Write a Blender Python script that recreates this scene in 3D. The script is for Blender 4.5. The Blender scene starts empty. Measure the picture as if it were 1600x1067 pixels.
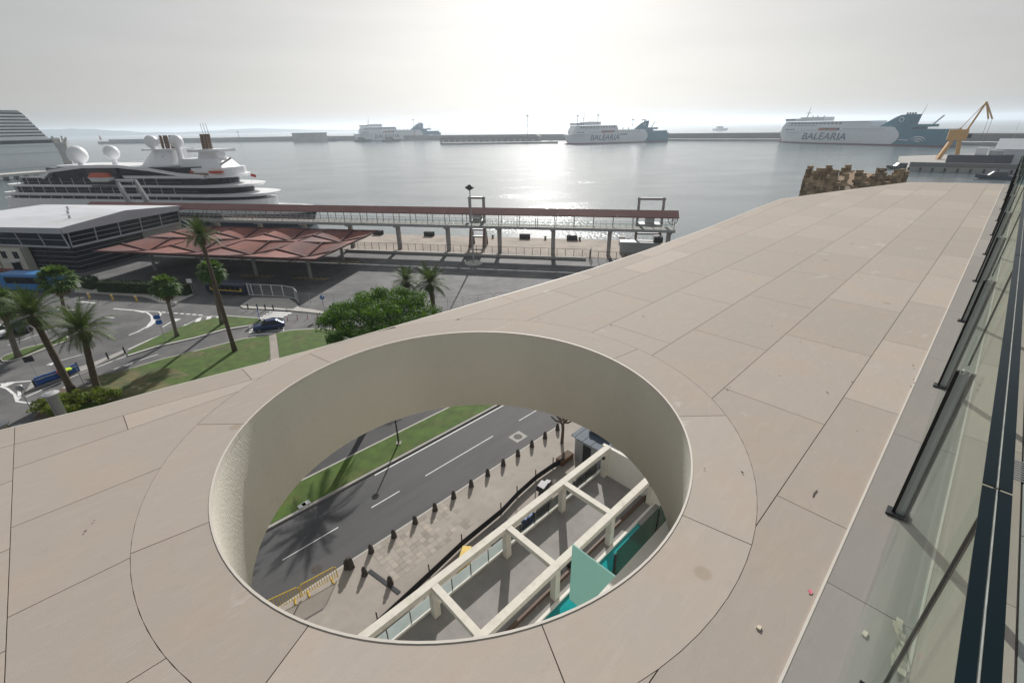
import bpy, bmesh, math, random
from mathutils import Vector, Matrix, geometry
R = math.radians
random.seed(7)
sc = bpy.context.scene
COL = sc.collection

# ------------------------------------------------------------------ camera
HC = 26.6
FPX = 711.0
PITCH, ROLL = R(25.3), R(0.98)
cam_d = bpy.data.cameras.new('camera'); cam = bpy.data.objects.new('camera', cam_d); COL.objects.link(cam)
cam_d.sensor_width = 36.0; cam_d.sensor_fit = 'HORIZONTAL'; cam_d.lens = FPX / 1600 * 36
cam_d.clip_start = 0.05; cam_d.clip_end = 60000
cam.matrix_world = Matrix.Translation((0, 0, HC)) @ Matrix.Rotation(math.pi/2 - PITCH, 4, 'X') @ Matrix.Rotation(-ROLL, 4, 'Z')
sc.camera = cam

# ------------------------------------------------------------------ sky, sun, exposure
SUN_EL, SUN_AZ = R(28), R(4)
w = bpy.data.worlds.new('World'); sc.world = w; w.use_nodes = True
nt = w.node_tree; nt.nodes.clear()
out = nt.nodes.new('ShaderNodeOutputWorld'); bg = nt.nodes.new('ShaderNodeBackground'); bg.inputs[1].default_value = 0.078
sky = nt.nodes.new('ShaderNodeTexSky'); sky.sky_type = 'NISHITA'; sky.sun_disc = False
sky.sun_elevation = SUN_EL; sky.sun_rotation = SUN_AZ
sky.air_density = 1.0; sky.dust_density = 3.0; sky.ozone_density = 1.0; sky.altitude = 0
hs = nt.nodes.new('ShaderNodeHueSaturation'); hs.inputs['Saturation'].default_value = 0.4
tc = nt.nodes.new('ShaderNodeTexCoord'); mp = nt.nodes.new('ShaderNodeMapping'); mp.inputs['Scale'].default_value = (2.2, 2.2, 13)
nz = nt.nodes.new('ShaderNodeTexNoise'); nz.inputs['Scale'].default_value = 1.6; nz.inputs['Detail'].default_value = 7; nz.inputs['Roughness'].default_value = 0.55
rp = nt.nodes.new('ShaderNodeMapRange'); rp.inputs[1].default_value = .36; rp.inputs[2].default_value = .68; rp.inputs[3].default_value = 2.38; rp.inputs[4].default_value = 2.52
mx = nt.nodes.new('ShaderNodeVectorMath'); mx.operation = 'SCALE'
L = nt.links.new
ga = nt.nodes.new('ShaderNodeGamma'); ga.inputs[1].default_value = .46; L(sky.outputs[0], ga.inputs[0]); L(ga.outputs[0], hs.inputs['Color']); L(tc.outputs['Generated'], mp.inputs[0]); L(mp.outputs[0], nz.inputs['Vector']); L(nz.outputs[0], rp.inputs[0])
L(hs.outputs[0], mx.inputs[0]); L(rp.outputs[0], mx.inputs['Scale']); tn = nt.nodes.new('ShaderNodeVectorMath'); tn.operation = 'MULTIPLY'; tn.inputs[1].default_value = (1.005, 1.0, .99); L(mx.outputs[0], tn.inputs[0]); L(tn.outputs[0], bg.inputs[0]); L(bg.outputs[0], out.inputs[0])
sund = bpy.data.lights.new('sun', 'SUN'); sund.energy = 4.6; sund.angle = R(0.6); sund.color = (1.0, .965, .92)
sun = bpy.data.objects.new('sun', sund); COL.objects.link(sun)
svec = Vector((math.sin(SUN_AZ)*math.cos(SUN_EL), math.cos(SUN_AZ)*math.cos(SUN_EL), math.sin(SUN_EL)))
sun.rotation_euler = svec.to_track_quat('Z', 'Y').to_euler(); sun.location = svec*200
sc.view_settings.view_transform = 'Standard'; sc.view_settings.look = 'None'; sc.view_settings.exposure = 0.15; sc.view_settings.gamma = 1
sc.render.engine = 'CYCLES'
cy = sc.cycles; cy.use_denoising = True; cy.max_bounces = 10; cy.transparent_max_bounces = 12; cy.volume_bounces = 1
cy.sample_clamp_indirect = 6; cy.caustics_reflective = False; cy.caustics_refractive = False

# ------------------------------------------------------------------ pixel -> place
def ray(px, py):
    x = (px-800)/FPX; y = (533.5-py)/FPX; c, s = math.cos(ROLL), math.sin(ROLL)
    xr = x*c+y*s; yr = -x*s+y*c
    return Vector((xr, math.cos(PITCH)+yr*math.sin(PITCH), -math.sin(PITCH)+yr*math.cos(PITCH)))
def G(px, py, z=0.0):
    r = ray(px, py); t = (z-HC)/r.z
    return Vector((r.x*t, r.y*t, z))
def GL(l, z=0.0): return [tuple(G(x, y, z).xy) for x, y in l]
def zm(l, ox, oy, s): return [(ox+a/s, oy+b/s) for a, b in l]
def DI(px, py, d):                                  # point on the pixel's ray at ground distance d
    r = ray(px, py); t = d/math.hypot(r.x, r.y); return Vector((r.x*t, r.y*t, HC+r.z*t))

# ------------------------------------------------------------------ materials
MATS = {}
def M(name, col, rough=.6, var=.12, scale=2.0, bump=0.0, bscale=30, metal=0.0, spec=.5, rand=0.0, col2=None, c2lo=.5, c2hi=.7, c2scale=.6, alpha=None, trans=0, emit=None, stretch=(1, 1, 1)):
    m = bpy.data.materials.new(name); m.use_nodes = True; t = m.node_tree; n = t.nodes; b = n['Principled BSDF']; l = t.links.new
    b.inputs['Roughness'].default_value = rough; b.inputs['Metallic'].default_value = metal; b.inputs['Specular IOR Level'].default_value = spec
    co = n.new('ShaderNodeTexCoord'); mpn = n.new('ShaderNodeMapping'); mpn.inputs['Scale'].default_value = stretch; l(co.outputs['Object'], mpn.inputs[0])
    no = n.new('ShaderNodeTexNoise'); no.inputs['Scale'].default_value = scale; no.inputs['Detail'].default_value = 6; no.inputs['Roughness'].default_value = .6; l(mpn.outputs[0], no.inputs['Vector'])
    mr = n.new('ShaderNodeMapRange'); mr.inputs[1].default_value = .25; mr.inputs[2].default_value = .75; mr.inputs[3].default_value = 1-var; mr.inputs[4].default_value = 1+var; l(no.outputs[0], mr.inputs[0])
    base = n.new('ShaderNodeRGB'); base.outputs[0].default_value = (*col, 1); cs = base.outputs[0]
    if col2:
        n2 = n.new('ShaderNodeTexNoise'); n2.inputs['Scale'].default_value = c2scale; n2.inputs['Detail'].default_value = 8; n2.inputs['Roughness'].default_value = .65; l(mpn.outputs[0], n2.inputs['Vector'])
        m2 = n.new('ShaderNodeMapRange'); m2.inputs[1].default_value = c2lo; m2.inputs[2].default_value = c2hi; l(n2.outputs[0], m2.inputs[0])
        mi = n.new('ShaderNodeMix'); mi.data_type = 'RGBA'; mi.inputs[7].default_value = (*col2, 1); l(m2.outputs[0], mi.inputs[0]); l(cs, mi.inputs[6]); cs = mi.outputs[2]
    v = n.new('ShaderNodeVectorMath'); v.operation = 'SCALE'; l(cs, v.inputs[0]); l(mr.outputs[0], v.inputs['Scale']); cs = v.outputs[0]
    if rand:
        oi = n.new('ShaderNodeObjectInfo'); r2 = n.new('ShaderNodeMapRange'); r2.inputs[3].default_value = 1-rand; r2.inputs[4].default_value = 1+rand; l(oi.outputs['Random'], r2.inputs[0])
        v2 = n.new('ShaderNodeVectorMath'); v2.operation = 'SCALE'; l(cs, v2.inputs[0]); l(r2.outputs[0], v2.inputs['Scale']); cs = v2.outputs[0]
    l(cs, b.inputs['Base Color'])
    if bump:
        nb = n.new('ShaderNodeTexNoise'); nb.inputs['Scale'].default_value = bscale; nb.inputs['Detail'].default_value = 5; l(mpn.outputs[0], nb.inputs['Vector'])
        bp = n.new('ShaderNodeBump'); bp.inputs['Strength'].default_value = bump; bp.inputs['Distance'].default_value = 0.02; l(nb.outputs[0], bp.inputs['Height']); l(bp.outputs[0], b.inputs['Normal'])
    if trans: b.inputs['Transmission Weight'].default_value = trans
    if alpha is not None: b.inputs['Alpha'].default_value = alpha
    MATS[name] = m; return m
def glassmat(name, col, rough=0.0, mixf=.12, tint=(.85, .95, .92)):      # thin pane: tinted see-through plus mirror
    m = bpy.data.materials.new(name); m.use_nodes = True; t = m.node_tree; n = t.nodes; n.clear(); l = t.links.new
    o = n.new('ShaderNodeOutputMaterial'); tr = n.new('ShaderNodeBsdfTransparent'); tr.inputs[0].default_value = (*tint, 1)
    gl = n.new('ShaderNodeBsdfGlossy'); gl.inputs[0].default_value = (*col, 1); gl.inputs[1].default_value = rough
    fr = n.new('ShaderNodeFresnel'); fr.inputs[0].default_value = 1.45; ma = n.new('ShaderNodeMath'); ma.operation = 'MULTIPLY'; ma.inputs[1].default_value = mixf/.12*.8; l(fr.outputs[0], ma.inputs[0])
    mi = n.new('ShaderNodeMixShader'); l(ma.outputs[0], mi.inputs[0]); l(tr.outputs[0], mi.inputs[1]); l(gl.outputs[0], mi.inputs[2]); l(mi.outputs[0], o.inputs[0])
    MATS[name] = m; return m

M('stone', (.40, .355, .31), .62, .10, 5, .12, 90, rand=.045, col2=(.50, .46, .42), c2lo=.58, c2hi=.78, c2scale=1.1)
M('ledge_stone', (.36, .345, .32), .55, .08, 5, .1, 90, rand=.05, col2=(.46, .45, .43), c2lo=.6, c2hi=.8, c2scale=1.3)
M('floor_tile', (.33, .335, .32), .5, .08, 3, .05, 60, rand=.04)
M('grout', (.21, .19, .17), .9, .2, 8)
M('sealant', (.56, .52, .46), .6, .06, 8)
M('plaster', (.58, .555, .485), .9, .05, 1.2, .3, 120, col2=(.52, .495, .43), c2lo=.45, c2hi=.8, c2scale=.9, stretch=(1, 1, .35))
M('render_white', (.70, .68, .62), .8, .05, 2, .15, 60)
M('beam_paint', (.62, .59, .515), .75, .08, 2, .15, 60, col2=(.46, .43, .36), c2lo=.52, c2hi=.8, c2scale=1.4)
M('black_metal', (.02, .02, .022), .35, .1, 5, metal=.6)
M('dark_metal', (.05, .052, .055), .4, .1, 5, metal=.5)
M('grey_metal', (.30, .31, .32), .45, .1, 3, metal=.4)
M('galv', (.42, .43, .43), .5, .1, 3, metal=.3)
M('steel', (.45, .45, .44), .3, .08, 3, metal=.9)
M('asphalt', (.095, .095, .098), .85, .22, .35, .3, 25, col2=(.15, .148, .144), c2lo=.42, c2hi=.62, c2scale=.16)
M('asphalt_dark', (.05, .05, .053), .8, .2, .5, .3, 25, col2=(.07, .07, .07), c2lo=.5, c2hi=.75, c2scale=.2)
M('road', (.085, .085, .086), .8, .2, .5, .25, 25, col2=(.045, .045, .048), c2lo=.42, c2hi=.68, c2scale=.5, stretch=(.16, 1, 1))
M('pavement', (.34, .30, .26), .85, .18, .8, .15, 20, col2=(.20, .175, .15), c2lo=.5, c2hi=.75, c2scale=.4)
M('pave_tile', (.33, .29, .245), .85, .12, 2, .1, 20, rand=.22)
M('kerb', (.44, .42, .38), .85, .1, 2, .1, 20)
M('paint', (.74, .74, .72), .7, .10, 3, col2=(.40, .40, .39), c2lo=.56, c2hi=.75, c2scale=2.5)
M('grass', (.058, .108, .011), .9, .4, .9, .8, 18, col2=(.10, .095, .028), c2lo=.5, c2hi=.75, c2scale=.35)
M('dry_grass', (.13, .12, .05), .95, .3, 1.0, .6, 14, col2=(.07, .10, .03), c2lo=.45, c2hi=.6, c2scale=.6)
M('soil', (.12, .09, .065), .95, .25, 1)
M('quay', (.34, .285, .235), .9, .2, .25, .2, 6, col2=(.22, .19, .165), c2lo=.45, c2hi=.7, c2scale=.15)
M('concrete', (.36, .345, .32), .85, .12, .8, .15, 12)
M('concrete_pale', (.48, .46, .42), .85, .1, .8, .1, 12)
M('roof_red', (.20, .085, .075), .6, .12, .5, .1, 6, col2=(.24, .11, .09), c2lo=.45, c2hi=.7, c2scale=.1)
M('canopy_red', (.225, .068, .046), .8, .2, .35, .1, 5, rand=.16, col2=(.115, .05, .046), c2lo=.42, c2hi=.62, c2scale=.12)
M('canopy_rib', (.10, .04, .036), .7, .15, 1)
M('roof_white', (.58, .60, .63), .6, .08, .3, col2=(.50, .50, .48), c2lo=.5, c2hi=.75, c2scale=.12)
M('fascia', (.46, .47, .50), .45, .05, .5)
M('cream_wall', (.60, .57, .48), .8, .08, .5)
M('brick_red', (.25, .08, .06), .8, .1, 1)
M('dark_glass', (.010, .014, .018), .16, .1, .4, spec=.3)
M('blue_glass', (.02, .034, .05), .08, .2, .3, spec=.5)
M('ship_white', (.82, .83, .84), .4, .05, .3)
M('ship_grey', (.42, .43, .43), .6, .1, .3)
M('navy', (.018, .028, .055), .35, .1, .3)
M('orange', (.55, .10, .04), .5, .1, 1)
M('brown_pipe', (.16, .10, .07), .5, .15, 1)
M('teak', (.22, .15, .10), .7, .15, 1)
M('ferry_teal', (.02, .17, .25), .45, .08, .2)
M('ferry_blue', (.018, .06, .11), .5, .05, .2)
M('antifoul', (.16, .03, .03), .6, .1, .2)
M('mole', (.17, .16, .15), .9, .2, .03)
M('mole_pale', (.30, .29, .27), .9, .2, .05)
M('crane_yellow', (.50, .27, .06), .5, .12, .3)
M('shed_white', (.62, .65, .68), .5, .06, .2)
M('tower_stone', (.31, .235, .15), .9, .3, .9, .5, 8, rand=.45)
M('tower_core', (.12, .09, .062), .95, .2, 1)
M('tower_plaster', (.36, .25, .16), .9, .2, .7, .3, 6)
M('trunk', (.095, .07, .05), .95, .3, 3, .7, 12)
M('trunk_pale', (.17, .145, .115), .95, .25, 3, .7, 12)
M('palm_leaf', (.075, .115, .035), .55, .3, 1.2, rand=.1)
M('palm_leaf2', (.085, .15, .045), .55, .3, 1.2, rand=.1)
M('dead_leaf', (.20, .12, .06), .9, .25, 2)
M('leaf', (.055, .13, .022), .45, .4, .8, col2=(.10, .20, .03), c2lo=.5, c2hi=.7, c2scale=.5)
M('shrub', (.09, .15, .03), .6, .4, 1, col2=(.18, .22, .03), c2lo=.5, c2hi=.7, c2scale=.5)
M('hedge', (.022, .045, .014), .8, .4, 1.5)
M('car_blue', (.012, .035, .11), .22, .05, 1, metal=.4, spec=.7)
M('coach_blue', (.05, .22, .52), .3, .05, 1)
M('white_paint', (.72, .72, .72), .35, .05, 1)
M('tyre', (.015, .015, .015), .85, .1, 5)
M('rim', (.4, .4, .41), .35, .1, 5, metal=.8)
M('lamp_glass', (.7, .7, .68), .15, .02, 5)
M('red_plastic', (.45, .04, .03), .5, .1, 3)
M('tail_red', (.35, .02, .02), .3, .05, 3)
M('barrier_blue', (.02, .10, .36), .5, .1, 2)
M('sign_blue', (.02, .13, .45), .4, .05, 2)
M('hi_vis', (.50, .72, .03), .5, .05, 2)
M('yellow', (.62, .42, .05), .5, .12, 2)
M('amber_paint', (.60, .42, .14), .6, .1, 2)
M('bollard_iron', (.055, .045, .038), .75, .25, 4, .3, 20)
M('wood', (.10, .06, .04), .6, .2, 2, stretch=(1, 8, 8))
M('terrace_floor', (.26, .245, .23), .8, .12, .8, .1, 20, col2=(.20, .19, .175), c2lo=.48, c2hi=.75, c2scale=.7)
M('screen_cloth', (.02, .02, .022), .9, .2, 2)
M('kiosk_roof', (.06, .085, .115), .7, .2, .8)
M('rust', (.17, .085, .05), .9, .3, 2)
M('paper', (.62, .55, .43), .8, .15, 12, .2, 40)
M('petal', (.65, .16, .22), .7, .1, 5)
M('debris', (.07, .055, .04), .9, .3, 5)
M('land_far', (.10, .11, .10), .95, .2, .002)
M('glass_edge', (.004, .012, .016), .35, .3, 3, spec=.12)
M('interlayer', (.35, .38, .37), .5, .3, 40)
glassmat('rail_glass', (1, 1, 1), 0.0, .018, (.955, .978, .966))
glassmat('walk_glass', (1, 1, 1), 0.0, .14, (.95, .965, .96))
glassmat('guard_glass', (1, 1, 1), 0.0, .14, (.87, .925, .915))
glassmat('green_glass', (.8, 1, .95), 0.0, .14, (.70, .83, .80))

def leafmat(name, c1, c2, tr=.35):
    m = bpy.data.materials.new(name); m.use_nodes = True; t = m.node_tree; n = t.nodes; n.clear(); l = t.links.new; o = n.new('ShaderNodeOutputMaterial')
    co = n.new('ShaderNodeTexCoord'); no = n.new('ShaderNodeTexNoise'); no.inputs['Scale'].default_value = 1.3; no.inputs['Detail'].default_value = 5; l(co.outputs['Object'], no.inputs['Vector'])
    mr = n.new('ShaderNodeMapRange'); mr.inputs[1].default_value = .35; mr.inputs[2].default_value = .65; l(no.outputs[0], mr.inputs[0]); mi = n.new('ShaderNodeMix'); mi.data_type = 'RGBA'; mi.inputs[6].default_value = (*c1, 1); mi.inputs[7].default_value = (*c2, 1); l(mr.outputs[0], mi.inputs[0])
    b = n.new('ShaderNodeBsdfPrincipled'); b.inputs['Roughness'].default_value = .6; b.inputs['Specular IOR Level'].default_value = .25; l(mi.outputs[2], b.inputs['Base Color']); ts = n.new('ShaderNodeBsdfTranslucent'); hsn = n.new('ShaderNodeHueSaturation'); hsn.inputs['Hue'].default_value = .48; hsn.inputs['Saturation'].default_value = 1.1; hsn.inputs['Value'].default_value = 1.5; l(mi.outputs[2], hsn.inputs['Color']); l(hsn.outputs[0], ts.inputs[0])
    ms = n.new('ShaderNodeMixShader'); ms.inputs[0].default_value = tr; l(b.outputs[0], ms.inputs[1]); l(ts.outputs[0], ms.inputs[2]); l(ms.outputs[0], o.inputs[0]); MATS[name] = m
leafmat('leaf', (.035, .10, .012), (.075, .17, .018), .35); leafmat('palm_leaf', (.05, .085, .02), (.075, .12, .028), .2); leafmat('palm_leaf2', (.055, .11, .025), (.09, .16, .035), .25)
leafmat('frosted', (.34, .49, .47), (.36, .51, .49), .5); leafmat('milk_glass', (.52, .56, .56), (.56, .60, .60), .5)
leafmat('shrub', (.08, .14, .015), (.17, .21, .02), .3); leafmat('hedge', (.016, .035, .009), (.028, .055, .014), .1)
# stone cladding with streaks, scuffs and round water stains
def stone_mat(name, col, warm):
    m = bpy.data.materials.new(name); m.use_nodes = True; t = m.node_tree; n = t.nodes; b = n['Principled BSDF']; l = t.links.new; b.inputs['Roughness'].default_value = .85; b.inputs['Specular IOR Level'].default_value = .2
    co = n.new('ShaderNodeTexCoord'); oi = n.new('ShaderNodeObjectInfo'); ad = n.new('ShaderNodeVectorMath'); ad.operation = 'MULTIPLY_ADD'; ad.inputs[1].default_value = (7, 7, 0); l(oi.outputs['Random'], ad.inputs[0]); l(co.outputs['Object'], ad.inputs[2])
    def noise(src, sc, det, st, lo, hi, a, c, rough=.6, dist=0):
        c = min(c*1.6, .9)
        mpn = n.new('ShaderNodeMapping'); mpn.inputs['Scale'].default_value = st; mpn.inputs['Rotation'].default_value = (0, 0, .5); l(src, mpn.inputs[0]); k = n.new('ShaderNodeTexNoise'); k.inputs['Scale'].default_value = sc; k.inputs['Detail'].default_value = det; k.inputs['Roughness'].default_value = rough; k.inputs['Distortion'].default_value = dist; l(mpn.outputs[0], k.inputs['Vector'])
        r = n.new('ShaderNodeMapRange'); r.inputs[1].default_value = lo; r.inputs[2].default_value = hi; r.inputs[3].default_value = a; r.inputs[4].default_value = c; l(k.outputs[0], r.inputs[0]); return r.outputs[0]
    def mixc(f, cin, c2):
        mi = n.new('ShaderNodeMix'); mi.data_type = 'RGBA'; mi.inputs[7].default_value = (*c2, 1); l(f, mi.inputs[0]); l(cin, mi.inputs[6]); return mi.outputs[2]
    base = n.new('ShaderNodeRGB'); base.outputs[0].default_value = (*col, 1); c = base.outputs[0]
    c = mixc(noise(ad.outputs[0], 2.2, 6, (1, 1, 1), .42, .72, 0, .55), c, warm)
    c = mixc(noise(ad.outputs[0], 6, 7, (1, 3.5, 1), .50, .75, 0, .2, .7, .6), c, tuple(x*1.25 for x in col))
    c = mixc(noise(ad.outputs[0], 9, 8, (1.2, 2.5, 1), .56, .78, 0, .22, .75, 1), c, tuple(x*.72 for x in col))
    c = mixc(noise(co.outputs['Object'], 1.15, 9, (1, 2, 1), .62, .72, 0, .4, .72, .8), c, (.62, .60, .57))
    vo = n.new('ShaderNodeTexVoronoi'); vo.inputs['Scale'].default_value = 2.1; l(co.outputs['Object'], vo.inputs['Vector']); rv = n.new('ShaderNodeMapRange'); rv.inputs[1].default_value = .085; rv.inputs[2].default_value = .06; rv.inputs[3].default_value = 0; rv.inputs[4].default_value = .45; l(vo.outputs['Distance'], rv.inputs[0])
    gt = n.new('ShaderNodeMath'); gt.operation = 'GREATER_THAN'; gt.inputs[1].default_value = .62; l(vo.outputs['Color'], gt.inputs[0]); mu = n.new('ShaderNodeMath'); mu.operation = 'MULTIPLY'; l(rv.outputs[0], mu.inputs[0]); l(gt.outputs[0], mu.inputs[1])
    c = mixc(mu.outputs[0], c, (col[0]*.72, col[1]*.62, col[2]*.5))
    sc_ = n.new('ShaderNodeVectorMath'); sc_.operation = 'SCALE'; r2 = n.new('ShaderNodeMapRange'); r2.inputs[3].default_value = .94; r2.inputs[4].default_value = 1.08; pw_ = n.new('ShaderNodeMath'); pw_.operation = 'POWER'; pw_.inputs[1].default_value = 2.2; l(oi.outputs['Random'], pw_.inputs[0]); l(pw_.outputs[0], r2.inputs[0]); l(c, sc_.inputs[0]); l(r2.outputs[0], sc_.inputs['Scale']); l(sc_.outputs[0], b.inputs['Base Color'])
    nb = n.new('ShaderNodeTexNoise'); nb.inputs['Scale'].default_value = 160; nb.inputs['Detail'].default_value = 4; l(co.outputs['Object'], nb.inputs['Vector']); bp_ = n.new('ShaderNodeBump'); bp_.inputs['Strength'].default_value = .10; bp_.inputs['Distance'].default_value = .004; l(nb.outputs[0], bp_.inputs['Height']); l(bp_.outputs[0], b.inputs['Normal']); MATS[name] = m
stone_mat('stone', (.388, .341, .297), (.41, .342, .282)); stone_mat('ledge_stone', (.285, .268, .245), (.30, .275, .245))

# sea
def sea_mat():
    m = bpy.data.materials.new('sea'); m.use_nodes = True; t = m.node_tree; n = t.nodes; b = n['Principled BSDF']; l = t.links.new
    b.inputs['Base Color'].default_value = (.12, .15, .16, 1); b.inputs['Roughness'].default_value = .17; b.inputs['IOR'].default_value = 1.33
    co = n.new('ShaderNodeTexCoord')
    def ns(scale, stretch, det):
        mpn = n.new('ShaderNodeMapping'); mpn.inputs['Scale'].default_value = stretch; l(co.outputs['Object'], mpn.inputs[0])
        k = n.new('ShaderNodeTexNoise'); k.inputs['Scale'].default_value = scale; k.inputs['Detail'].default_value = det; l(mpn.outputs[0], k.inputs['Vector']); return k
    a = ns(1.1, (1, .8, 1), 3); c = ns(.02, (1, 2.2, 1), 4)
    mr = n.new('ShaderNodeMapRange'); mr.inputs[1].default_value = .35; mr.inputs[2].default_value = .65; mr.inputs[3].default_value = .10; mr.inputs[4].default_value = .62; l(c.outputs[0], mr.inputs[0])
    bp = n.new('ShaderNodeBump'); bp.inputs['Distance'].default_value = .35; l(mr.outputs[0], bp.inputs['Strength']); l(a.outputs[0], bp.inputs['Height']); l(bp.outputs[0], b.inputs['Normal'])
    MATS['sea'] = m
sea_mat()

# ------------------------------------------------------------------ mesh helpers
class MB:
    def __init__(s): s.v = []; s.f = []
    def add(s, vs, fs):
        o = len(s.v); s.v += [tuple(p) for p in vs]; s.f += [tuple(i+o for i in f) for f in fs]; return s
    def box(s, x0, x1, y0, y1, z0, z1):
        return s.add([(x0,y0,z0),(x1,y0,z0),(x1,y1,z0),(x0,y1,z0),(x0,y0,z1),(x1,y0,z1),(x1,y1,z1),(x0,y1,z1)],
                     [(0,3,2,1),(4,5,6,7),(0,1,5,4),(1,2,6,5),(2,3,7,6),(3,0,4,7)])
    def prism(s, poly, z0, z1, top=None):
        n = len(poly); q = top or poly
        a = sum(poly[i][0]*poly[(i+1)%n][1]-poly[(i+1)%n][0]*poly[i][1] for i in range(n))
        if a < 0: poly = poly[::-1]; q = q[::-1]
        return s.add([(p[0], p[1], z0) for p in poly]+[(p[0], p[1], z1) for p in q],
                     [tuple(range(n-1, -1, -1)), tuple(range(n, 2*n))]+[(i, (i+1)%n, n+(i+1)%n, n+i) for i in range(n)])
    def sheet(s, poly, z):
        n = len(poly); a = sum(poly[i][0]*poly[(i+1)%n][1]-poly[(i+1)%n][0]*poly[i][1] for i in range(n))
        if a < 0: poly = poly[::-1]
        return s.add([(p[0], p[1], z) for p in poly], [tuple(range(n))])
    def tube(s, pts, rad, n=8, cap=True):
        pts = [Vector(p) for p in pts]; rs = rad if isinstance(rad, (list, tuple)) else [rad]*len(pts); o = len(s.v)
        for i, p in enumerate(pts):
            d = (pts[min(i+1, len(pts)-1)]-pts[max(i-1, 0)]).normalized()
            e = d.cross(Vector((0, 0, 1)) if abs(d.z) < .9 else Vector((1, 0, 0))).normalized(); g = d.cross(e)
            s.v += [tuple(p+rs[i]*(math.cos(2*math.pi*k/n)*e+math.sin(2*math.pi*k/n)*g)) for k in range(n)]
        for i in range(len(pts)-1):
            s.f += [(o+i*n+k, o+i*n+(k+1)%n, o+(i+1)*n+(k+1)%n, o+(i+1)*n+k) for k in range(n)]
        if cap: s.f += [tuple(o+k for k in range(n-1, -1, -1)), tuple(o+(len(pts)-1)*n+k for k in range(n))]
        return s
    def bar(s, a, b, w, h=None):                        # rectangular bar from a to b
        a, b = Vector(a), Vector(b); h = h or w; d = (b-a).normalized()
        e = d.cross(Vector((0, 0, 1)) if abs(d.z) < .95 else Vector((0, 1, 0))).normalized()*w/2; g = e.cross(d).normalized()*h/2
        return s.add([a-e-g, a+e-g, a+e+g, a-e+g, b-e-g, b+e-g, b+e+g, b-e+g], [(0,3,2,1),(4,5,6,7),(0,1,5,4),(1,2,6,5),(2,3,7,6),(3,0,4,7)])
    def lathe(s, prof, n=16, c=(0, 0)):
        o = len(s.v)
        for r, z in prof: s.v += [(c[0]+r*math.cos(2*math.pi*k/n), c[1]+r*math.sin(2*math.pi*k/n), z) for k in range(n)]
        for i in range(len(prof)-1): s.f += [(o+i*n+k, o+i*n+(k+1)%n, o+(i+1)*n+(k+1)%n, o+(i+1)*n+k) for k in range(n)]
        s.f += [tuple(o+k for k in range(n-1, -1, -1)), tuple(o+(len(prof)-1)*n+k for k in range(n))]
        return s
    def ball(s, c, r, n=14, sz=1.0):
        k = n//2; return s.lathe([(max(r*math.sin(math.pi*i/k), .001), c[2]-r*sz*math.cos(math.pi*i/k)) for i in range(k+1)], n, c)
    def build(s, name, mat, parent=None, kind=None, smooth=False, label=None):
        me = bpy.data.meshes.new(name); me.from_pydata(s.v, [], s.f); me.materials.append(MATS[mat]); me.update()
        if smooth:
            for p in me.polygons: p.use_smooth = True
        o = bpy.data.objects.new(name, me); COL.objects.link(o); o.parent = parent
        if kind: o['kind'] = kind
        if label: o['label'] = label
        return o
def tag(o, label=None, cat=None, group=None, kind=None):
    if label: o['label'] = label
    if cat: o['category'] = cat
    if group: o['group'] = group
    if kind: o['kind'] = kind
    return o
def thing(name, label, cat, loc=(0, 0, 0), rz=0, group=None):
    o = bpy.data.objects.new(name, None); COL.objects.link(o); o.location = loc; o.rotation_euler = (0, 0, rz); o.empty_display_size = .2
    return tag(o, label, cat, group)
def dup(o, parent=None):
    c = o.copy(); COL.objects.link(c); c.parent = parent
    for ch in o.children: dup(ch, c)
    return c
def place(root, loc, rz=0, label=None):
    root.location = loc; root.rotation_euler = (0, 0, rz)
    if label: root['label'] = label
    return root
def offset_strip(pts, wd):
    out1, out2 = [], []
    for i, p in enumerate(pts):
        a = Vector(pts[max(i-1, 0)]); b = Vector(pts[min(i+1, len(pts)-1)]); d = (b-a).normalized(); nrm = Vector((-d.y, d.x))*wd/2
        out1.append(tuple(Vector(p)+nrm)); out2.append(tuple(Vector(p)-nrm))
    return out1+out2[::-1]
ORD = ['first', 'second', 'third', 'fourth', 'fifth', 'sixth', 'seventh', 'eighth', 'ninth', 'tenth', 'eleventh', 'twelfth', 'thirteenth', 'fourteenth', 'fifteenth', 'sixteenth']

RZ_UV = R(43.75)                                        # building / avenue frame: x = u along the parapet, y = v outwards
UV = lambda u, v: (u*math.cos(RZ_UV)-v*math.sin(RZ_UV), u*math.sin(RZ_UV)+v*math.cos(RZ_UV))
RZ_Q = R(-11.3)                                         # quay frame: x = a along the quay, y = b seawards
QA = lambda a, b: (a*math.cos(RZ_Q)-b*math.sin(RZ_Q), a*math.sin(RZ_Q)+b*math.cos(RZ_Q))

# ================================================================== SETTING
S = MB(); S.sheet([(-11000, -11000), (11000, -11000), (11000, 11000), (-11000, 11000)], -2.0); tag(S.build('sea', 'sea'), kind='structure')
g = MB(); g.prism([QA(-420, -300), QA(160, -300), QA(160, 118), QA(-420, 118)], -6, 0); tag(g.build('ground', 'asphalt'), kind='structure')
q = MB(); q.prism([QA(-420, 100.2), QA(160, 100.2), QA(160, 118.15), QA(-420, 118.15)], -5.9, .06); tag(q.build('quay_apron', 'quay'), kind='structure')
q = MB(); q.prism([QA(-60, 98.2), QA(-3, 98.2), QA(-3, 99.0), QA(-60, 99.0)], -.05, .55); tag(q.build('quay_kerb_wall', 'concrete'), kind='structure')
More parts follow.
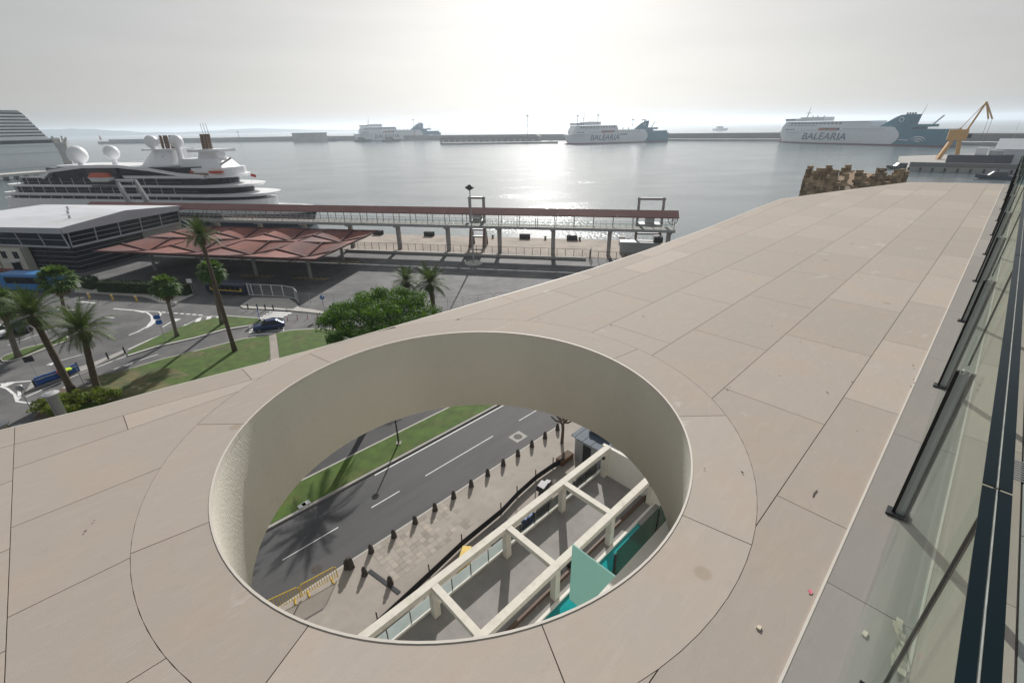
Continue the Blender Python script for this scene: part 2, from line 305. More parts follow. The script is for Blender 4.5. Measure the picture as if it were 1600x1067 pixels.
# avenue in the building frame
def uvsheet(name, u0, u1, v0, v1, z0, z1, mat):
    o = MB().box(u0, u1, v0, v1, z0, z1).build(name, mat); o.rotation_euler = (0, 0, RZ_UV); return tag(o, kind='structure')
uvsheet('road', -60, 110, 23.45, 30.3, -.05, .012, 'road')
uvsheet('road_far', -60, 110, 33.75, 41.0, -.05, .012, 'asphalt_dark')
md = uvsheet('median_strip', -60, 110, 30.55, 33.55, -.05, .17, 'grass')
uvsheet('median_kerb', -60, 110, 30.3, 30.55, -.05, .15, 'concrete'); uvsheet('median_kerb', -60, 110, 33.55, 33.75, -.05, .15, 'kerb')
pv = uvsheet('pavement', -60, 110, 16.9, 23.3, -.05, .13, 'pavement')
uvsheet('pavement_kerb', -60, 110, 23.3, 23.45, -.05, .14, 'kerb')
def uvmark(u0, u1, v0, v1, mat='paint', z=.016, name='lane_marking'):
    o = MB().sheet([(u0, v0), (u1, v0), (u1, v1), (u0, v1)], z).build(name, mat); o.rotation_euler = (0, 0, RZ_UV); return tag(o, kind='structure')
uvmark(12.3, 110, 29.93, 30.05); uvmark(-60, 2.0, 29.93, 30.05)
for a, b in ((3.6, 7.6), (10.3, 12.8), (15.3, 23.0), (26.5, 30), (33, 37), (41, 45), (-4, 0), (-12, -8)): uvmark(a, b, 26.82, 26.90)
for k, (u, v, r) in enumerate([(24.6, 25.1, .42), (5.0, 24.5, .38)]):
    o = MB().lathe([(r, .014), (r*.8, .02)], 20, (u, v)).build('manhole_cover', 'bollard_iron'); o.rotation_euler = (0, 0, RZ_UV); tag(o, ['round iron manhole cover inside a pale square in the avenue lane', 'dark round manhole cover near the yellow barriers'][k], 'manhole cover')
o = MB().sheet([(23.9, 24.5), (25.3, 24.5), (25.3, 25.7), (23.9, 25.7)], .0135).build('manhole_surround', 'concrete'); o.rotation_euler = (0, 0, RZ_UV); tag(o, kind='structure')
# paving stones by the kerb
rr = random.Random(3)
for i in range(16):
    for j in range(8):
        u, v = 8.2+i*.42, 19.9+j*.42
        if rr.random() < .22+.25*(i > 9): continue
        o = MB().box(u, u+.40, v, v+.40, .1, .1355+rr.random()*.004).build('paving_stone', 'pave_tile', pv)

# ------- junction on the left: pavements, lawns, islands, markings
def psheet(name, pxs, z0, z1, mat, kind='structure'):
    o = MB().prism(GL(pxs), z0, z1).build(name, mat); return tag(o, kind=kind)
def pline(name, pxs, wd, z, mat='paint'):
    o = MB().sheet(offset_strip(GL(pxs), wd), z).build(name, mat); return tag(o, kind='structure')
isl = zm([(0,1010),(240,880),(480,772),(680,705),(860,662),(1040,640),(1350,655),(1405,685),(1380,700),(1250,725),(1000,765),(700,850),(300,940),(0,1035)], 200, 400, 6.667)
psheet('lawn_island', isl, -.05, .16, 'grass')
psheet('lawn_kerb', [(x, y) for x, y in isl[:7]]+[(405, 497), (414, 503), (408, 506)]+[(x, y+1.5) for x, y in isl[9:]], -.05, .12, 'kerb')
lawn = [(88,640),(120,612),(161,597),(197,580),(253,563),(323,546),(380,531),(421,525),(423,560),(380,600),(200,680)]
psheet('lawn', lawn, -.05, .16, 'grass')
psheet('lawn_kerb', [(86,640),(118,611),(160,595.5),(197,578.5),(253,561.5),(323,544.5),(380,529.5),(422,523.5),(424,560),(380,602),(200,684)], -.05, .11, 'kerb')
rq = random.Random(8)
for k, (px, py, w_, h_) in enumerate([(215, 590, 5.5, 2.2), (300, 556, 1.6, 1.0), (190, 610, 6, 2.4), (345, 545, 1.2, .8)]):
    c = G(px, py); n_ = 18; ang0 = rq.random(); o = MB().sheet([(c.x+w_*(.7+.5*rq.random())*math.cos(2*math.pi*i/n_), c.y+h_*(.7+.5*rq.random())*math.sin(2*math.pi*i/n_)) for i in range(n_)], .166+.001*k).build('bare_ground_patch', 'dry_grass'); tag(o, kind='structure')
psheet('lawn', [(432,522),(456,517.5),(505,515),(560,520),(620,545),(440,575)], -.05, .16, 'grass')
psheet('lawn_kerb', [(431,521),(456,516),(505,513.5),(561,518),(622,546),(440,577)], -.05, .11, 'kerb')
psheet('footpath', [(422,524),(431.5,521.5),(439,575),(423.5,575)], -.05, .13, 'pavement')
psheet('splitter_island', zm([(1215,130),(1195,110),(900,232),(720,290),(380,400),(300,425),(245,520),(440,440),(760,330),(940,262)], 0, 530, 6.154), -.05, .14, 'concrete')
psheet('lawn_island', zm([(20,190),(60,165),(250,95),(430,50),(640,-20),(660,10),(440,85),(330,130),(230,170),(120,205),(40,210)], 0, 530, 6.154), -.05, .16, 'grass')
psheet('lawn_kerb', zm([(5,195),(55,158),(250,86),(430,42),(650,-32),(680,10),(450,95),(335,140),(235,180),(120,215),(30,220)], 0, 530, 6.154), -.05, .12, 'kerb')
psheet('planting_bed', [(55,655),(70,625),(95,608),(140,606),(185,612),(260,600),(200,690),(60,720)], -.05, .155, 'soil')
psheet('pavement', zm([(780,470),(950,480),(1500,520),(1600,545),(1600,590),(1480,560),(1000,525),(780,515)], 0, 380, 6.667)+[], -.05, .12, 'concrete_pale')
psheet('pavement', zm([(0,375),(200,385),(690,405),(500,495),(330,490),(180,420),(0,410)], 200, 400, 6.667), -.05, .125, 'concrete_pale')
psheet('pavement', zm([(-30,585),(90,508),(420,515),(500,570),(520,600),(770,640),(770,662),(440,628),(0,605)], 380, 380, 5.927), -.05, .12, 'concrete_pale')
pline('kerb_line', zm([(0,1045),(300,950),(700,858),(1000,775),(1250,733)], 200, 400, 6.667), .18, .125, 'paint')
pline('road_line', zm([(0,975),(240,865),(480,772)], 200, 400, 6.667), .25, .008)
pline('road_line', zm([(480,772),(620,710),(770,632),(950,628)], 200, 400, 6.667), .15, .008)
pline('road_line', zm([(1030,630),(1350,655)], 200, 400, 6.667), .15, .17)
for a, b in [((575,762),(615,712)),((700,722),(745,648)),((820,690),(850,628)),((930,660),(950,630))]:
    pline('hatch_marking', zm([a, b], 200, 400, 6.667), .65, .012)
for k in range(7): pline('give_way_dash', zm([(350+k*64, 586+k*4.6), (392+k*64, 589+k*4.6)], 200, 400, 6.667), .35, .009)
pline('road_line', zm([(0,560),(120,572),(200,590),(245,625),(252,670),(200,735),(100,790),(10,825)], 200, 400, 6.667), .28, .010)
pline('road_line', zm([(1180,682),(1400,700),(1500,722)], 0, 380, 6.667), .28, .0105)
psheet('gore_marking', zm([(180,760),(250,690),(268,655),(290,660),(288,690),(245,725)], 200, 400, 6.667), .004, .011, 'paint')
pline('road_line', zm([(100,575),(320,580),(345,605),(300,665)], 200, 400, 6.667), .22, .0125)
pline('road_arrow', zm([(360,740),(480,670)], 200, 400, 6.667), .25, .010); psheet('road_arrow', zm([(470,655),(555,655),(500,680),(465,680)], 200, 400, 6.667), .004, .0115, 'paint')
pline('road_arrow', zm([(870,612),(1010,627)], 0, 380, 6.667), .3, .010); psheet('road_arrow', zm([(780,610),(880,603),(870,622),(830,622)], 0, 380, 6.667), .004, .0115, 'paint')
pline('lane_marking', zm([(1085,770),(1190,778)], 0, 380, 6.667), .3, .010)
pline('lane_marking', zm([(600,690),(790,695)], 0, 380, 6.667), .3, .010)
pline('lane_marking', zm([(130,945),(350,870),(520,835)], 0, 380, 6.667), .15, .010); pline('lane_marking', zm([(80,1065),(300,985),(640,865)], 0, 380, 6.667), .15, .010)
pline('road_arrow', zm([(450,250),(560,205)], 0, 530, 6.154), .22, .010); psheet('road_arrow', zm([(470,235),(520,225),(500,250),(475,250)], 0, 530, 6.154), .004, .0115, 'paint')
pline('lane_marking', zm([(580,205),(800,145)], 0, 530, 6.154), .15, .010)
pline('road_arrow', zm([(1090,290),(1300,215),(1520,145)], 0, 530, 6.154), .15, .010); psheet('road_arrow', zm([(1180,250),(1280,222),(1275,240),(1200,262)], 0, 530, 6.154), .004, .0115, 'paint')
pline('road_line', zm([(250,555),(600,400),(770,330),(940,265),(1240,150)], 0, 530, 6.154), .2, .010)
pline('road_line', zm([(0,450),(70,475),(140,530),(165,600)], 0, 530, 6.154), .25, .010)
psheet('gore_marking', zm([(0,425),(150,415),(60,455),(20,450)], 0, 530, 6.154), .004, .0115, 'paint'); pline('road_line', zm([(60,420),(370,395)], 0, 530, 6.154), .25, .0125)
psheet('gore_marking', zm([(165,445),(212,435),(205,560),(170,590)], 0, 530, 6.154), .004, .0135, 'paint'); psheet('gore_marking', zm([(165,590),(395,625),(400,638),(160,605)], 0, 530, 6.154), .004, .0145, 'paint')
psheet('gore_marking', zm([(590,470),(640,455),(740,470),(700,485)], 0, 530, 6.154), .004, .0125, 'paint')
for k in range(4): psheet('zebra_stripe', zm([(248-k*29,634+k*17),(452-k*35,642+k*17),(440-k*35,655+k*17),(236-k*29,645+k*17)], 380, 380, 5.927), .004, .010, 'paint')
for k in range(4): psheet('zebra_stripe', zm([(55,768+k*26),(135,758+k*26),(380,745+k*26),(380,757+k*26),(135,772+k*26),(55,783+k*26)], 380, 380, 5.927), .004, .010, 'paint')
# waiting area under the canopy: pale kerbed islands round the columns, amber hatching
for c in [(-56.2, 77.6), (-56.1, 89.9), (-68.4, 77.6), (-68.4, 89.9)]:
    for k in range(6):
        a, b = c[0]-3.3+k*1.25, c[1]-.7
        o = MB().prism([QA(a, b), QA(a+.45, b), QA(a+1.1, b+1.4), QA(a+.65, b+1.4)], -.02, .02).build('hatch_marking', 'amber_paint'); tag(o, kind='structure')

# far land and breakwater
def ridge(name, pts, z0, th, mat, kind='structure'):
    m = MB(); n = len(pts)
    for x, y, h in pts:
        d = Vector((x, y)).normalized()*th
        m.v += [(x, y, z0), (x, y, z0+h), (x+d.x, y+d.y, z0+h), (x+d.x, y+d.y, z0)]
    for i in range(n-1):
        for k in range(4): m.f.append((i*4+k, (i+1)*4+k, (i+1)*4+(k+1)%4, i*4+(k+1)%4))
    m.f += [(0, 1, 2, 3), (n*4-1, n*4-2, n*4-3, n*4-4)]
    return tag(m.build(name, mat), kind=kind)
hl = []
rr = random.Random(5)
for i in range(60):
    px = -250+i*16.5; p = DI(px, 205, 7500); f = max(0, 1-(px/720)) if px > 0 else 1
    hl.append((p.x, p.y, (52+30*math.sin(i*.35)+14*rr.random())*f**.7+1))
ridge('hills', hl, -2.5, 1500, 'land_far')
def mole(name, px0, d0, px1, d1, h, th, mat, z0=-2.4, n=8):
    pts = []
    for i in range(n+1):
        t = i/n; a, b = DI(px0, 215, d0), DI(px1, 215, d1); p = a.lerp(b, t); pts.append((p.x, p.y, h-z0+(rr.random()-.5)*.5))
    return ridge(name, pts, z0, th, mat)
mw = [(168, 1880), (470, 1530), (690, 1230), (860, 1060), (1040, 1000), (1220, 950), (1500, 870), (1740, 820)]
ridge('breakwater', [(*DI(px, 215, d).xy, 11.5+.6*(i % 2)) for i, (px, d) in enumerate(mw)], -2.4, 40, 'mole')
mole('breakwater_toe', 150, 1900, 175, 1850, 4, 30, 'mole', n=2)
mole('port_quay', 690, 905, 872, 860, 1.2, 30, 'mole_pale'); mole('port_quay', 1038, 945, 1220, 905, 1.0, 25, 'mole_pale'); mole('port_quay', 1495, 790, 1740, 760, 1.6, 30, 'mole_pale')
exec_after = []

# ================================================================== ROOF SLAB WITH ROUND OPENING
K = 1.6; ZT = HC-K                                       # camera stands 1.6 m above the slab
slab = thing('roof_slab', 'pale stone clad roof slab with a large round opening', 'roof slab', (0, 0, ZT), RZ_UV)
EDGE = [(-3.2, 3.0), (-1.6, 2.62), (-.41, 2.348), (-.119, 2.290), (.098, 2.268), (.443, 2.214), (.729, 2.175), (1.046, 2.150), (1.454, 2.115), (2.159, 2.056), (2.817, 2.018), (3.604, 2.018), (4.702, 2.045), (5.6, 2.09), (6.443, 2.14), (7.455, 2.177), (9.221, 1.70), (10.874, 1.195), (11.245, .551), (11.45, .0)]
EDGE = [(u*K, v*K) for u, v in EDGE]
CU, CV, HR, RR = .845*K, 1.165*K, .815*K, 1.0*K
def circ(r, n=96): return [(CU+r*math.cos(2*math.pi*i/n), CV+r*math.sin(2*math.pi*i/n)) for i in range(n)]
def clip_half(poly, p, nrm):
    out = []
    for i in range(len(poly)):
        a, b = poly[i], poly[(i+1) % len(poly)]
        da = (a[0]-p[0])*nrm[0]+(a[1]-p[1])*nrm[1]; db = (b[0]-p[0])*nrm[0]+(b[1]-p[1])*nrm[1]
        if da >= 0: out.append(a)
        if da*db < 0: t = da/(da-db); out.append((a[0]+t*(b[0]-a[0]), a[1]+t*(b[1]-a[1])))
    return out
def clip_rect(poly, u0, u1, v0, v1):
    for p, nn in (((u0, 0), (1, 0)), ((u1, 0), (-1, 0)), ((0, v0), (0, 1)), ((0, v1), (0, -1))):
        if len(poly) < 3: return []
        poly = clip_half(poly, p, nn)
    return poly if len(poly) >= 3 else []
def inpoly(x, y, poly):
    c = False; n = len(poly)
    for i in range(n):
        x1, y1 = poly[i]; x2, y2 = poly[(i+1) % n]
        if (y1 > y) != (y2 > y) and x < (x2-x1)*(y-y1)/(y2-y1)+x1: c = not c
    return c
def tri_region(outer, hole):                            # triangles of outer minus hole
    pts = [Vector(p) for p in outer]+[Vector(p) for p in hole]; n, m = len(outer), len(hole)
    ed = [(i, (i+1) % n) for i in range(n)]+[(n+i, n+(i+1) % m) for i in range(m)]
    V, E_, F_, *_ = geometry.delaunay_2d_cdt(pts, ed, [], 0, 1e-5)
    tr = []
    for f in F_:
        c = sum((V[i] for i in f), Vector((0, 0)))/len(f)
        if inpoly(c.x, c.y, outer) and not inpoly(c.x, c.y, hole): tr.append(tuple(f))
    return V, tr
def pieces(V, tr):
    groups = []; left = list(tr)
    while left:
        cur = [left.pop()]; ch = True
        while ch:
            ch = False; vs = set(i for f in cur for i in f)
            for f in left[:]:
                if len(vs.intersection(f)) >= 2: cur.append(f); left.remove(f); ch = True
        groups.append(cur)
    return groups
def extrude_tris(V, tr, z0, z1):
    m = MB(); idx = {}; 
    for f in tr:
        for i in f:
            if i not in idx: idx[i] = len(idx)
    n = len(idx); order = sorted(idx, key=idx.get)
    m.v = [(V[i].x, V[i].y, z1) for i in order]+[(V[i].x, V[i].y, z0) for i in order]
    cnt = {}
    for f in tr:
        a, b, c = (V[i] for i in f[:3])
        if (b-a).cross(c-a) < 0: f = f[::-1]
        m.f.append(tuple(idx[i] for i in f)); m.f.append(tuple(n+idx[i] for i in f[::-1]))
        for k in range(len(f)): cnt[(f[k], f[(k+1) % len(f)])] = 1
    for (a, b) in cnt:
        if (b, a) not in cnt: m.f.append((idx[b], idx[a], n+idx[a], n+idx[b]))
    return m
GAP = .0019
def panel(poly, mat='stone', hole=None, name='stone_panel', z1=0.0, parent=None):
    if len(poly) < 3: return
    ar = abs(sum(poly[i][0]*poly[(i+1) % len(poly)][1]-poly[(i+1) % len(poly)][0]*poly[i][1] for i in range(len(poly))))/2
    if ar < .004: return
    if hole and any((p[0]-CU)**2+(p[1]-CV)**2 < (RR+.9*K)**2 for p in poly):
        V, tr = tri_region(poly, hole)
        for gset in pieces(V, tr):
            a2 = sum(abs((V[f[1]]-V[f[0]]).cross(V[f[2]]-V[f[0]]))/2 for f in gset)
            if a2 > .004: extrude_tris(V, gset, -.03, z1).build(name, mat, parent or slab)
    else:
        MB().prism(poly, -.03, z1).build(name, mat, parent or slab)
def inset_edge(d):
    o = []
    for i, p in enumerate(EDGE):
        a = Vector(EDGE[max(i-1, 0)]); b = Vector(EDGE[min(i+1, len(EDGE)-1)]); t = (b-a).normalized(); o.append((p[0]+t.y*d, p[1]-t.x*d))
    return o
BW = .145*K
inner = inset_edge(BW+GAP); inner[-1] = (inner[-1][0], .02*K)
region = inner+[(inner[-1][0], .0195*K), (-3.2*K, .0195*K)]
ringhole = circ(RR+.0012)
rows = [(.0205, .199, 1.266), (.199, .566, 1.76), (.566, .935, 2.25), (.935, 1.30, 1.998), (1.30, 1.665, 2.46), (1.665, 2.01, 2.215), (2.01, 3.2, 1.447)]
UL = -.373
for v0, v1, u0 in rows:
    js = [UL]+[u0+.757*k for k in range(-4, 16) if u0+.757*k > UL+.12]
    if v1 <= .94 or v0 >= 1.9: js = [x for x in js]
    else: js = [x for x in js if not (UL < x < 1.3)]      # around the ring the rows run unbroken
    for a, b in zip(js[:-1], js[1:]): panel(clip_rect(region, a*K+GAP, b*K-GAP, v0*K+GAP, v1*K-GAP), hole=ringhole)
for k in range(-5, 6):
    v0 = 1.199+.3675*k
    if v0+.3675 < .03: continue
    for a, b in ((-3.1, -1.9), (-1.9, -1.13), (-1.13, UL)): panel(clip_rect(region, a*K+GAP, b*K-GAP, max(v0, .0205)*K+GAP, (v0+.3675)*K-GAP))
# border course along the outer edge
ein, eout = inset_edge(BW-GAP), inset_edge(.004)
def at_u(line, u):
    for p, q_ in zip(line[:-1], line[1:]):
        if p[0] <= u <= q_[0]: t = (u-p[0])/(q_[0]-p[0]+1e-9); return (u, p[1]+t*(q_[1]-p[1]))
    return line[-1]
bj = [-3.0*K, -1.9*K, -1.13*K]+[(0.005+.757*(k-.5))*K for k in range(0, 12)]+[8.3*K, 9.2*K, 10.1*K, 10.75*K]
bj[3] = UL*K
bj = sorted(bj)
for a, b in zip(bj[:-1], bj[1:]):
    a += GAP; b -= GAP
    lo = [at_u(ein, a)]+[p for p in ein if a < p[0] < b]+[at_u(ein, b)]; hi = [at_u(eout, a)]+[p for p in eout if a < p[0] < b]+[at_u(eout, b)]
    panel(lo+hi[::-1], hole=ringhole)
i0 = len(EDGE)-3
panel([at_u(ein, 10.75*K+GAP), ein[i0], ein[i0+1], ein[i0+2], eout[i0+2], eout[i0+1], eout[i0], at_u(eout, 10.75*K+GAP)])
# ring course round the opening
def ang(u, v): return math.atan2(v*K-CV, u*K-CU)
cuts = sorted(a % (2*math.pi) for a in [ang(.194, 1.793), ang(-.06, 1.303), ang(.058, .763), ang(.46, .375), ang(1.015, .27), ang(1.528, .516), ang(1.765, 1.03), ang(.69, 2.04)])
for i, a in enumerate(cuts):
    b = cuts[(i+1) % len(cuts)]; b = b if b > a else b+2*math.pi
    ga = GAP/HR; n = max(4, int((b-a)/.06)); T = [a+ga+(b-a-2*ga)*k/n for k in range(n+1)]
    m = MB(); r0 = HR+.0076
    for t in T:
        r1 = RR-.0012
        while r1 > r0 and CV+r1*math.sin(t) > at_u(EDGE, CU+r1*math.cos(t))[1]-.006: r1 -= .002
        for r, z in ((r0, 0), (r1, 0), (r1, -.03), (r0, -.03)): m.v.append((CU+r*math.cos(t), CV+r*math.sin(t), z))
    for k in range(n):
        for j in range(4): m.f.append((k*4+j, k*4+(j+1) % 4, (k+1)*4+(j+1) % 4, (k+1)*4+j))
    m.f += [(3, 2, 1, 0), (n*4, n*4+1, n*4+2, n*4+3)]
    m.build('ring_panel', 'stone', slab)
def annulus(r0, r1, z0, z1, n=128):
    m = MB()
    for i in range(n):
        c, s = math.cos(2*math.pi*i/n), math.sin(2*math.pi*i/n)
        for r, z in ((r0, z1), (r1, z1), (r1, z0), (r0, z0)): m.v.append((CU+r*c, CV+r*s, z))
    for i in range(n):
        k = (i+1) % n
        for j in range(4): m.f.append((i*4+j, i*4+(j+1) % 4, k*4+(j+1) % 4, k*4+j))
    return m
annulus(HR-.002, HR+.0075, -.03, .003).build('edge_trim', 'sealant', slab, smooth=False)
# body of the slab with the plastered reveal
TH = .74
body_out = inset_edge(0)+[(11.45*K, -2.6), (-3.2*K, -2.6)]
V, tr = tri_region(body_out, circ(HR+.004))
extrude_tris(V, tr, -TH+.01, -.007).build('slab_body', 'grout', slab)
m = MB(); n = 128
for i in range(n):
    c, s = math.cos(2*math.pi*i/n), math.sin(2*math.pi*i/n)
    m.v += [(CU+HR*c, CV+HR*s, -.008), (CU+HR*c, CV+HR*s, -TH), (CU+(HR+.25)*c, CV+(HR+.25)*s, -TH)]
for i in range(n):
    k = (i+1) % n; m.f += [(i*3, i*3+1, k*3+1, k*3), (i*3+1, i*3+2, k*3+2, k*3+1)]
m.build('opening_reveal', 'plaster', slab, smooth=True)
fas = MB(); eo = inset_edge(-.01)
for i, p in enumerate(eo): fas.v += [(p[0], p[1], -.006), (p[0], p[1], -TH)]
for i in range(len(eo)-1): fas.f.append((i*2, i*2+2, i*2+3, i*2+1))
fas.build('fascia', 'plaster', slab)
rm = MB().sheet(offset_strip(inset_edge(-.003), .012), .001); rm.build('edge_trim', 'sealant', slab)

# ------- ledge behind the cladding and terrace floor
lo, hi = -.153*K, .018*K
for k in range(-4, 13):
    a, b = (1.046+.82*k)*K+GAP*.7, (1.046+.82*(k+1))*K-GAP*.7
    if a > 11.4*K: break
    MB().box(a, min(b, 11.42*K), lo+.004, hi-.002, -.03, .004).build('ledge_panel', 'ledge_stone', slab)
for k in range(-4, 14):
    a, b = (1.271+.752*k)*K+GAP*.7, (1.271+.752*(k+1))*K-GAP*.7
    if a > 11.4*K: break
    MB().box(a, min(b, 11.42*K), -.30*K, lo-.004, -.03, .004).build('ledge_panel', 'stone', slab)
MB().box(-3*K, 11.4*K, hi-.003, hi+.0058, -.02, .0055).build('sealant_joint', 'sealant', slab)
MB().box(-3*K, 11.4*K, lo-.0042, lo+.0042, -.02, .0055).build('sealant_joint', 'sealant', slab)
for k in range(-4, 16):
    for j in range(3):
        a = -.2+k*.9+(.45 if j % 2 else 0); b0 = -.30*K-.006-.75*(j+1)
        MB().box(a+.003, a+.897, b0+.003, b0+.747, -.03, 0.0).build('floor_tile', 'floor_tile', slab)

# ------- glass balustrade
bal = thing('glass_balustrade', 'frameless clear glass balustrade on black posts along the ledge', 'balustrade', (0, 0, ZT+.004), RZ_UV)
PV = -.066*K; PU = [(1.419+.961*k)*K for k in range(-2, 11)]; GH = .735*K
for i, u in enumerate(PU):
    p = MB().box(u-.028, u+.028, PV-.035, PV+.045, 0, .010).build('base_plate', 'dark_metal', bal)
    ph = .455*K
    MB().box(u-.007, u+.007, PV+.015, PV+.027, .010, ph).build('post', 'black_metal', bal)
    MB().box(u-.007, u+.007, PV-.030, PV-.016, .010, ph).build('post', 'dark_metal', bal)
    MB().box(u-.004, u+.004, PV-.0155, PV+.0145, .010, ph-.01).build('post_web', 'galv', bal)
    MB().lathe([(.012, ph-.005), (.012, ph+.008), (.005, ph+.011)], 10, (u, PV)).build('clamp_cap', 'steel', bal)
    if i < len(PU)-1:
        a, b = u+.003, PU[i+1]-.003
        for y0, y1 in ((PV-.0135, PV-.0012), (PV+.0012, PV+.0135)):
            pane = MB().box(a, b, y0, y1, .05, GH).build('glass_pane', 'rail_glass', bal)
        MB().box(a, b, PV-.0135, PV-.0013, GH+.0005, GH+.002).build('pane_edge', 'glass_edge', bal)
        MB().box(a, b, PV+.0013, PV+.0135, GH+.0005, GH+.002).build('pane_edge', 'glass_edge', bal)
        MB().box(a, b, PV-.0004, PV+.0004, GH-.002, GH+.0028).build('interlayer', 'interlayer', bal)
        MB().box(b+.0008, b+.0052, PV-.003, PV+.003, ph+.03, GH+.001).build('joint_seal', 'screen_cloth', bal)
# small things lying on the stone
def loose(name, u, v, mb, mat, label, cat, z=.004, rz=0):
    x, y = UV(u*K, v*K); o = mb.build(name, mat); o.location = (x, y, ZT+z); o.rotation_euler = (0, 0, RZ_UV+rz); return tag(o, label, cat)
def uvpx(px, py, z=ZT):
    p = G(px, py, z); c, s = math.cos(RZ_UV), math.sin(RZ_UV); return (p.x*c+p.y*s)/K, (-p.x*s+p.y*c)/K
pm = MB()
for k, (dx, wz) in enumerate([(0, .0), (.011, .25), (-.010, -.2)]):
    pts = [(-.085+.02*i+dx*.4, dx+.006*math.sin(i*1.1+k), .006+.010*abs(math.sin(i*.8+k))) for i in range(9-k)]
    for i in range(len(pts)-1):
        a, b = pts[i], pts[i+1]; wd = .010+.004*math.sin(i+k); pm.add([(a[0], a[1]-wd, a[2]), (b[0], b[1]-wd, b[2]), (b[0], b[1]+wd, b[2]+.006), (a[0], a[1]+wd, a[2]+.006)], [(0, 1, 2, 3)])
loose('crumpled_tape', *uvpx(1404, 1008), pm, 'paper', 'crumpled cream strip of masking tape lying behind the glass', 'tape', rz=.12).scale = (1.4, .8, 1.0)
loose('stone_chip', *uvpx(1350, 992), MB().prism([(-.012, -.006), (.012, -.008), (.014, .005), (-.008, .008)], 0, .006), 'paper', 'small pale chip on the ledge near the lowest post', 'stone chip')
loose('stone_chip', *uvpx(1186, 981), MB().prism([(-.008, -.006), (.008, -.005), (.006, .006), (-.008, .008)], 0, .007), 'paper', 'small pale pebble on the stone between ring and ledge', 'stone chip', z=0)
loose('petal', *uvpx(1266, 925), MB().add([(-.010, -.007, 0), (.009, -.005, .003), (.011, .006, .001), (-.007, .008, .004)], [(0, 1, 2, 3)]), 'petal', 'crushed pink petal beside the pale sealant line', 'petal', z=.002)
loose('twig', *uvpx(1273, 771), MB().tube([(-.03, 0, .003), (0, .003, .004), (.03, -.002, .003)], .002, 5), 'debris', 'thin twig lying on the stone left of the post', 'twig', z=0)
rr = random.Random(11); lv = MB()
spots = [(1427+rr.uniform(-6, 6), 572+i*5.5) for i in range(7)]+[(rr.uniform(1090, 1340), rr.uniform(330, 740)) for i in range(16)]+[(rr.uniform(700, 1060), rr.uniform(495, 540)) for i in range(12)]+[(1530, 602), (1526, 611), (1136, 608), (1140, 606), (134, 831), (148, 814)]
for px, py in spots:
    u, v = uvpx(px, py); u *= K; v *= K
    if (u-CU)**2+(v-CV)**2 < (HR+.05)**2: continue
    s_ = rr.uniform(.002, .006); t = rr.uniform(0, 6); c, s = math.cos(t)*s_, math.sin(t)*s_
    lv.add([(u-c*1.8, v-s*1.8, .0045), (u+s, v-c, .006), (u+c*1.8, v+s*1.8, .009), (u-s, v+c, .0055)], [(0, 1, 2, 3)])
o = lv.build('leaf_litter', 'debris'); o.location = (0, 0, ZT); o.rotation_euler = (0, 0, RZ_UV); tag(o, 'scattered dark bits of leaf litter on the stone', 'leaf litter', kind='stuff')
dg = MB().box(-.10, .10, -.10, .10, 0, .004); 
u, v = uvpx(1588, 735); x, y = UV(u*K, v*K)
dr = thing('drain_grate', 'square slotted metal floor drain in the terrace tiles', 'drain', (x, y, ZT+.001), RZ_UV)
for i in range(9): MB().box(-.1+i*.0235, -.1+i*.0235+.012, -.1, .1, 0, .005).build('grate_bar', 'steel', dr)
MB().box(-.1, .1, -.1, .1, -.002, .0015).build('drain_pit', 'screen_cloth', dr)

# ================================================================== FLOORS BELOW
blk = thing('hotel_building', 'plastered hotel block carrying the roof slab, seen through the opening', 'building', (0, 0, 0), RZ_UV)
MB().box(-6, 24, -8, .9, 0, ZT-TH-.02).build('wall', 'render_white', blk)
ub, vb = [c*1 for c in ((lambda p: (p.x*math.cos(RZ_UV)+p.y*math.sin(RZ_UV), -p.x*math.sin(RZ_UV)+p.y*math.cos(RZ_UV)))(G(1019, 857, 19.0)))]
MB().box(-6, 24, .9, vb+.09, 18.7, 19.0).build('balcony_floor', 'stone', blk)
bb = thing('balcony_balustrade', 'clear glass balcony balustrade with dark posts below the opening', 'balustrade', (0, 0, 19.0), RZ_UV)
for k in range(-1, 4):
    u = ub+k*1.43
    MB().box(u-.02, u+.02, vb-.03, vb+.0, 0, 1.08).build('post', 'black_metal', bb)
    if k >= -1: MB().box(u+.03, u+1.40, vb-.02, vb-.008, .06, 1.12).build('glass_pane', 'green_glass', bb)
# frosted partition at right angles to the facade
pp = G(895, 850, 20.35); pu = pp.x*math.cos(RZ_UV)+pp.y*math.sin(RZ_UV); pvv = -pp.x*math.sin(RZ_UV)+pp.y*math.cos(RZ_UV)
o = MB().box(pu-.012, pu+.012, .92, pvv, -1.35, 0).build('partition_glass', 'frosted'); o.location = (0, 0, 20.35); o.rotation_euler = (0, 0, RZ_UV); tag(o, 'pale aqua frosted glass partition between two balconies', 'glass partition')

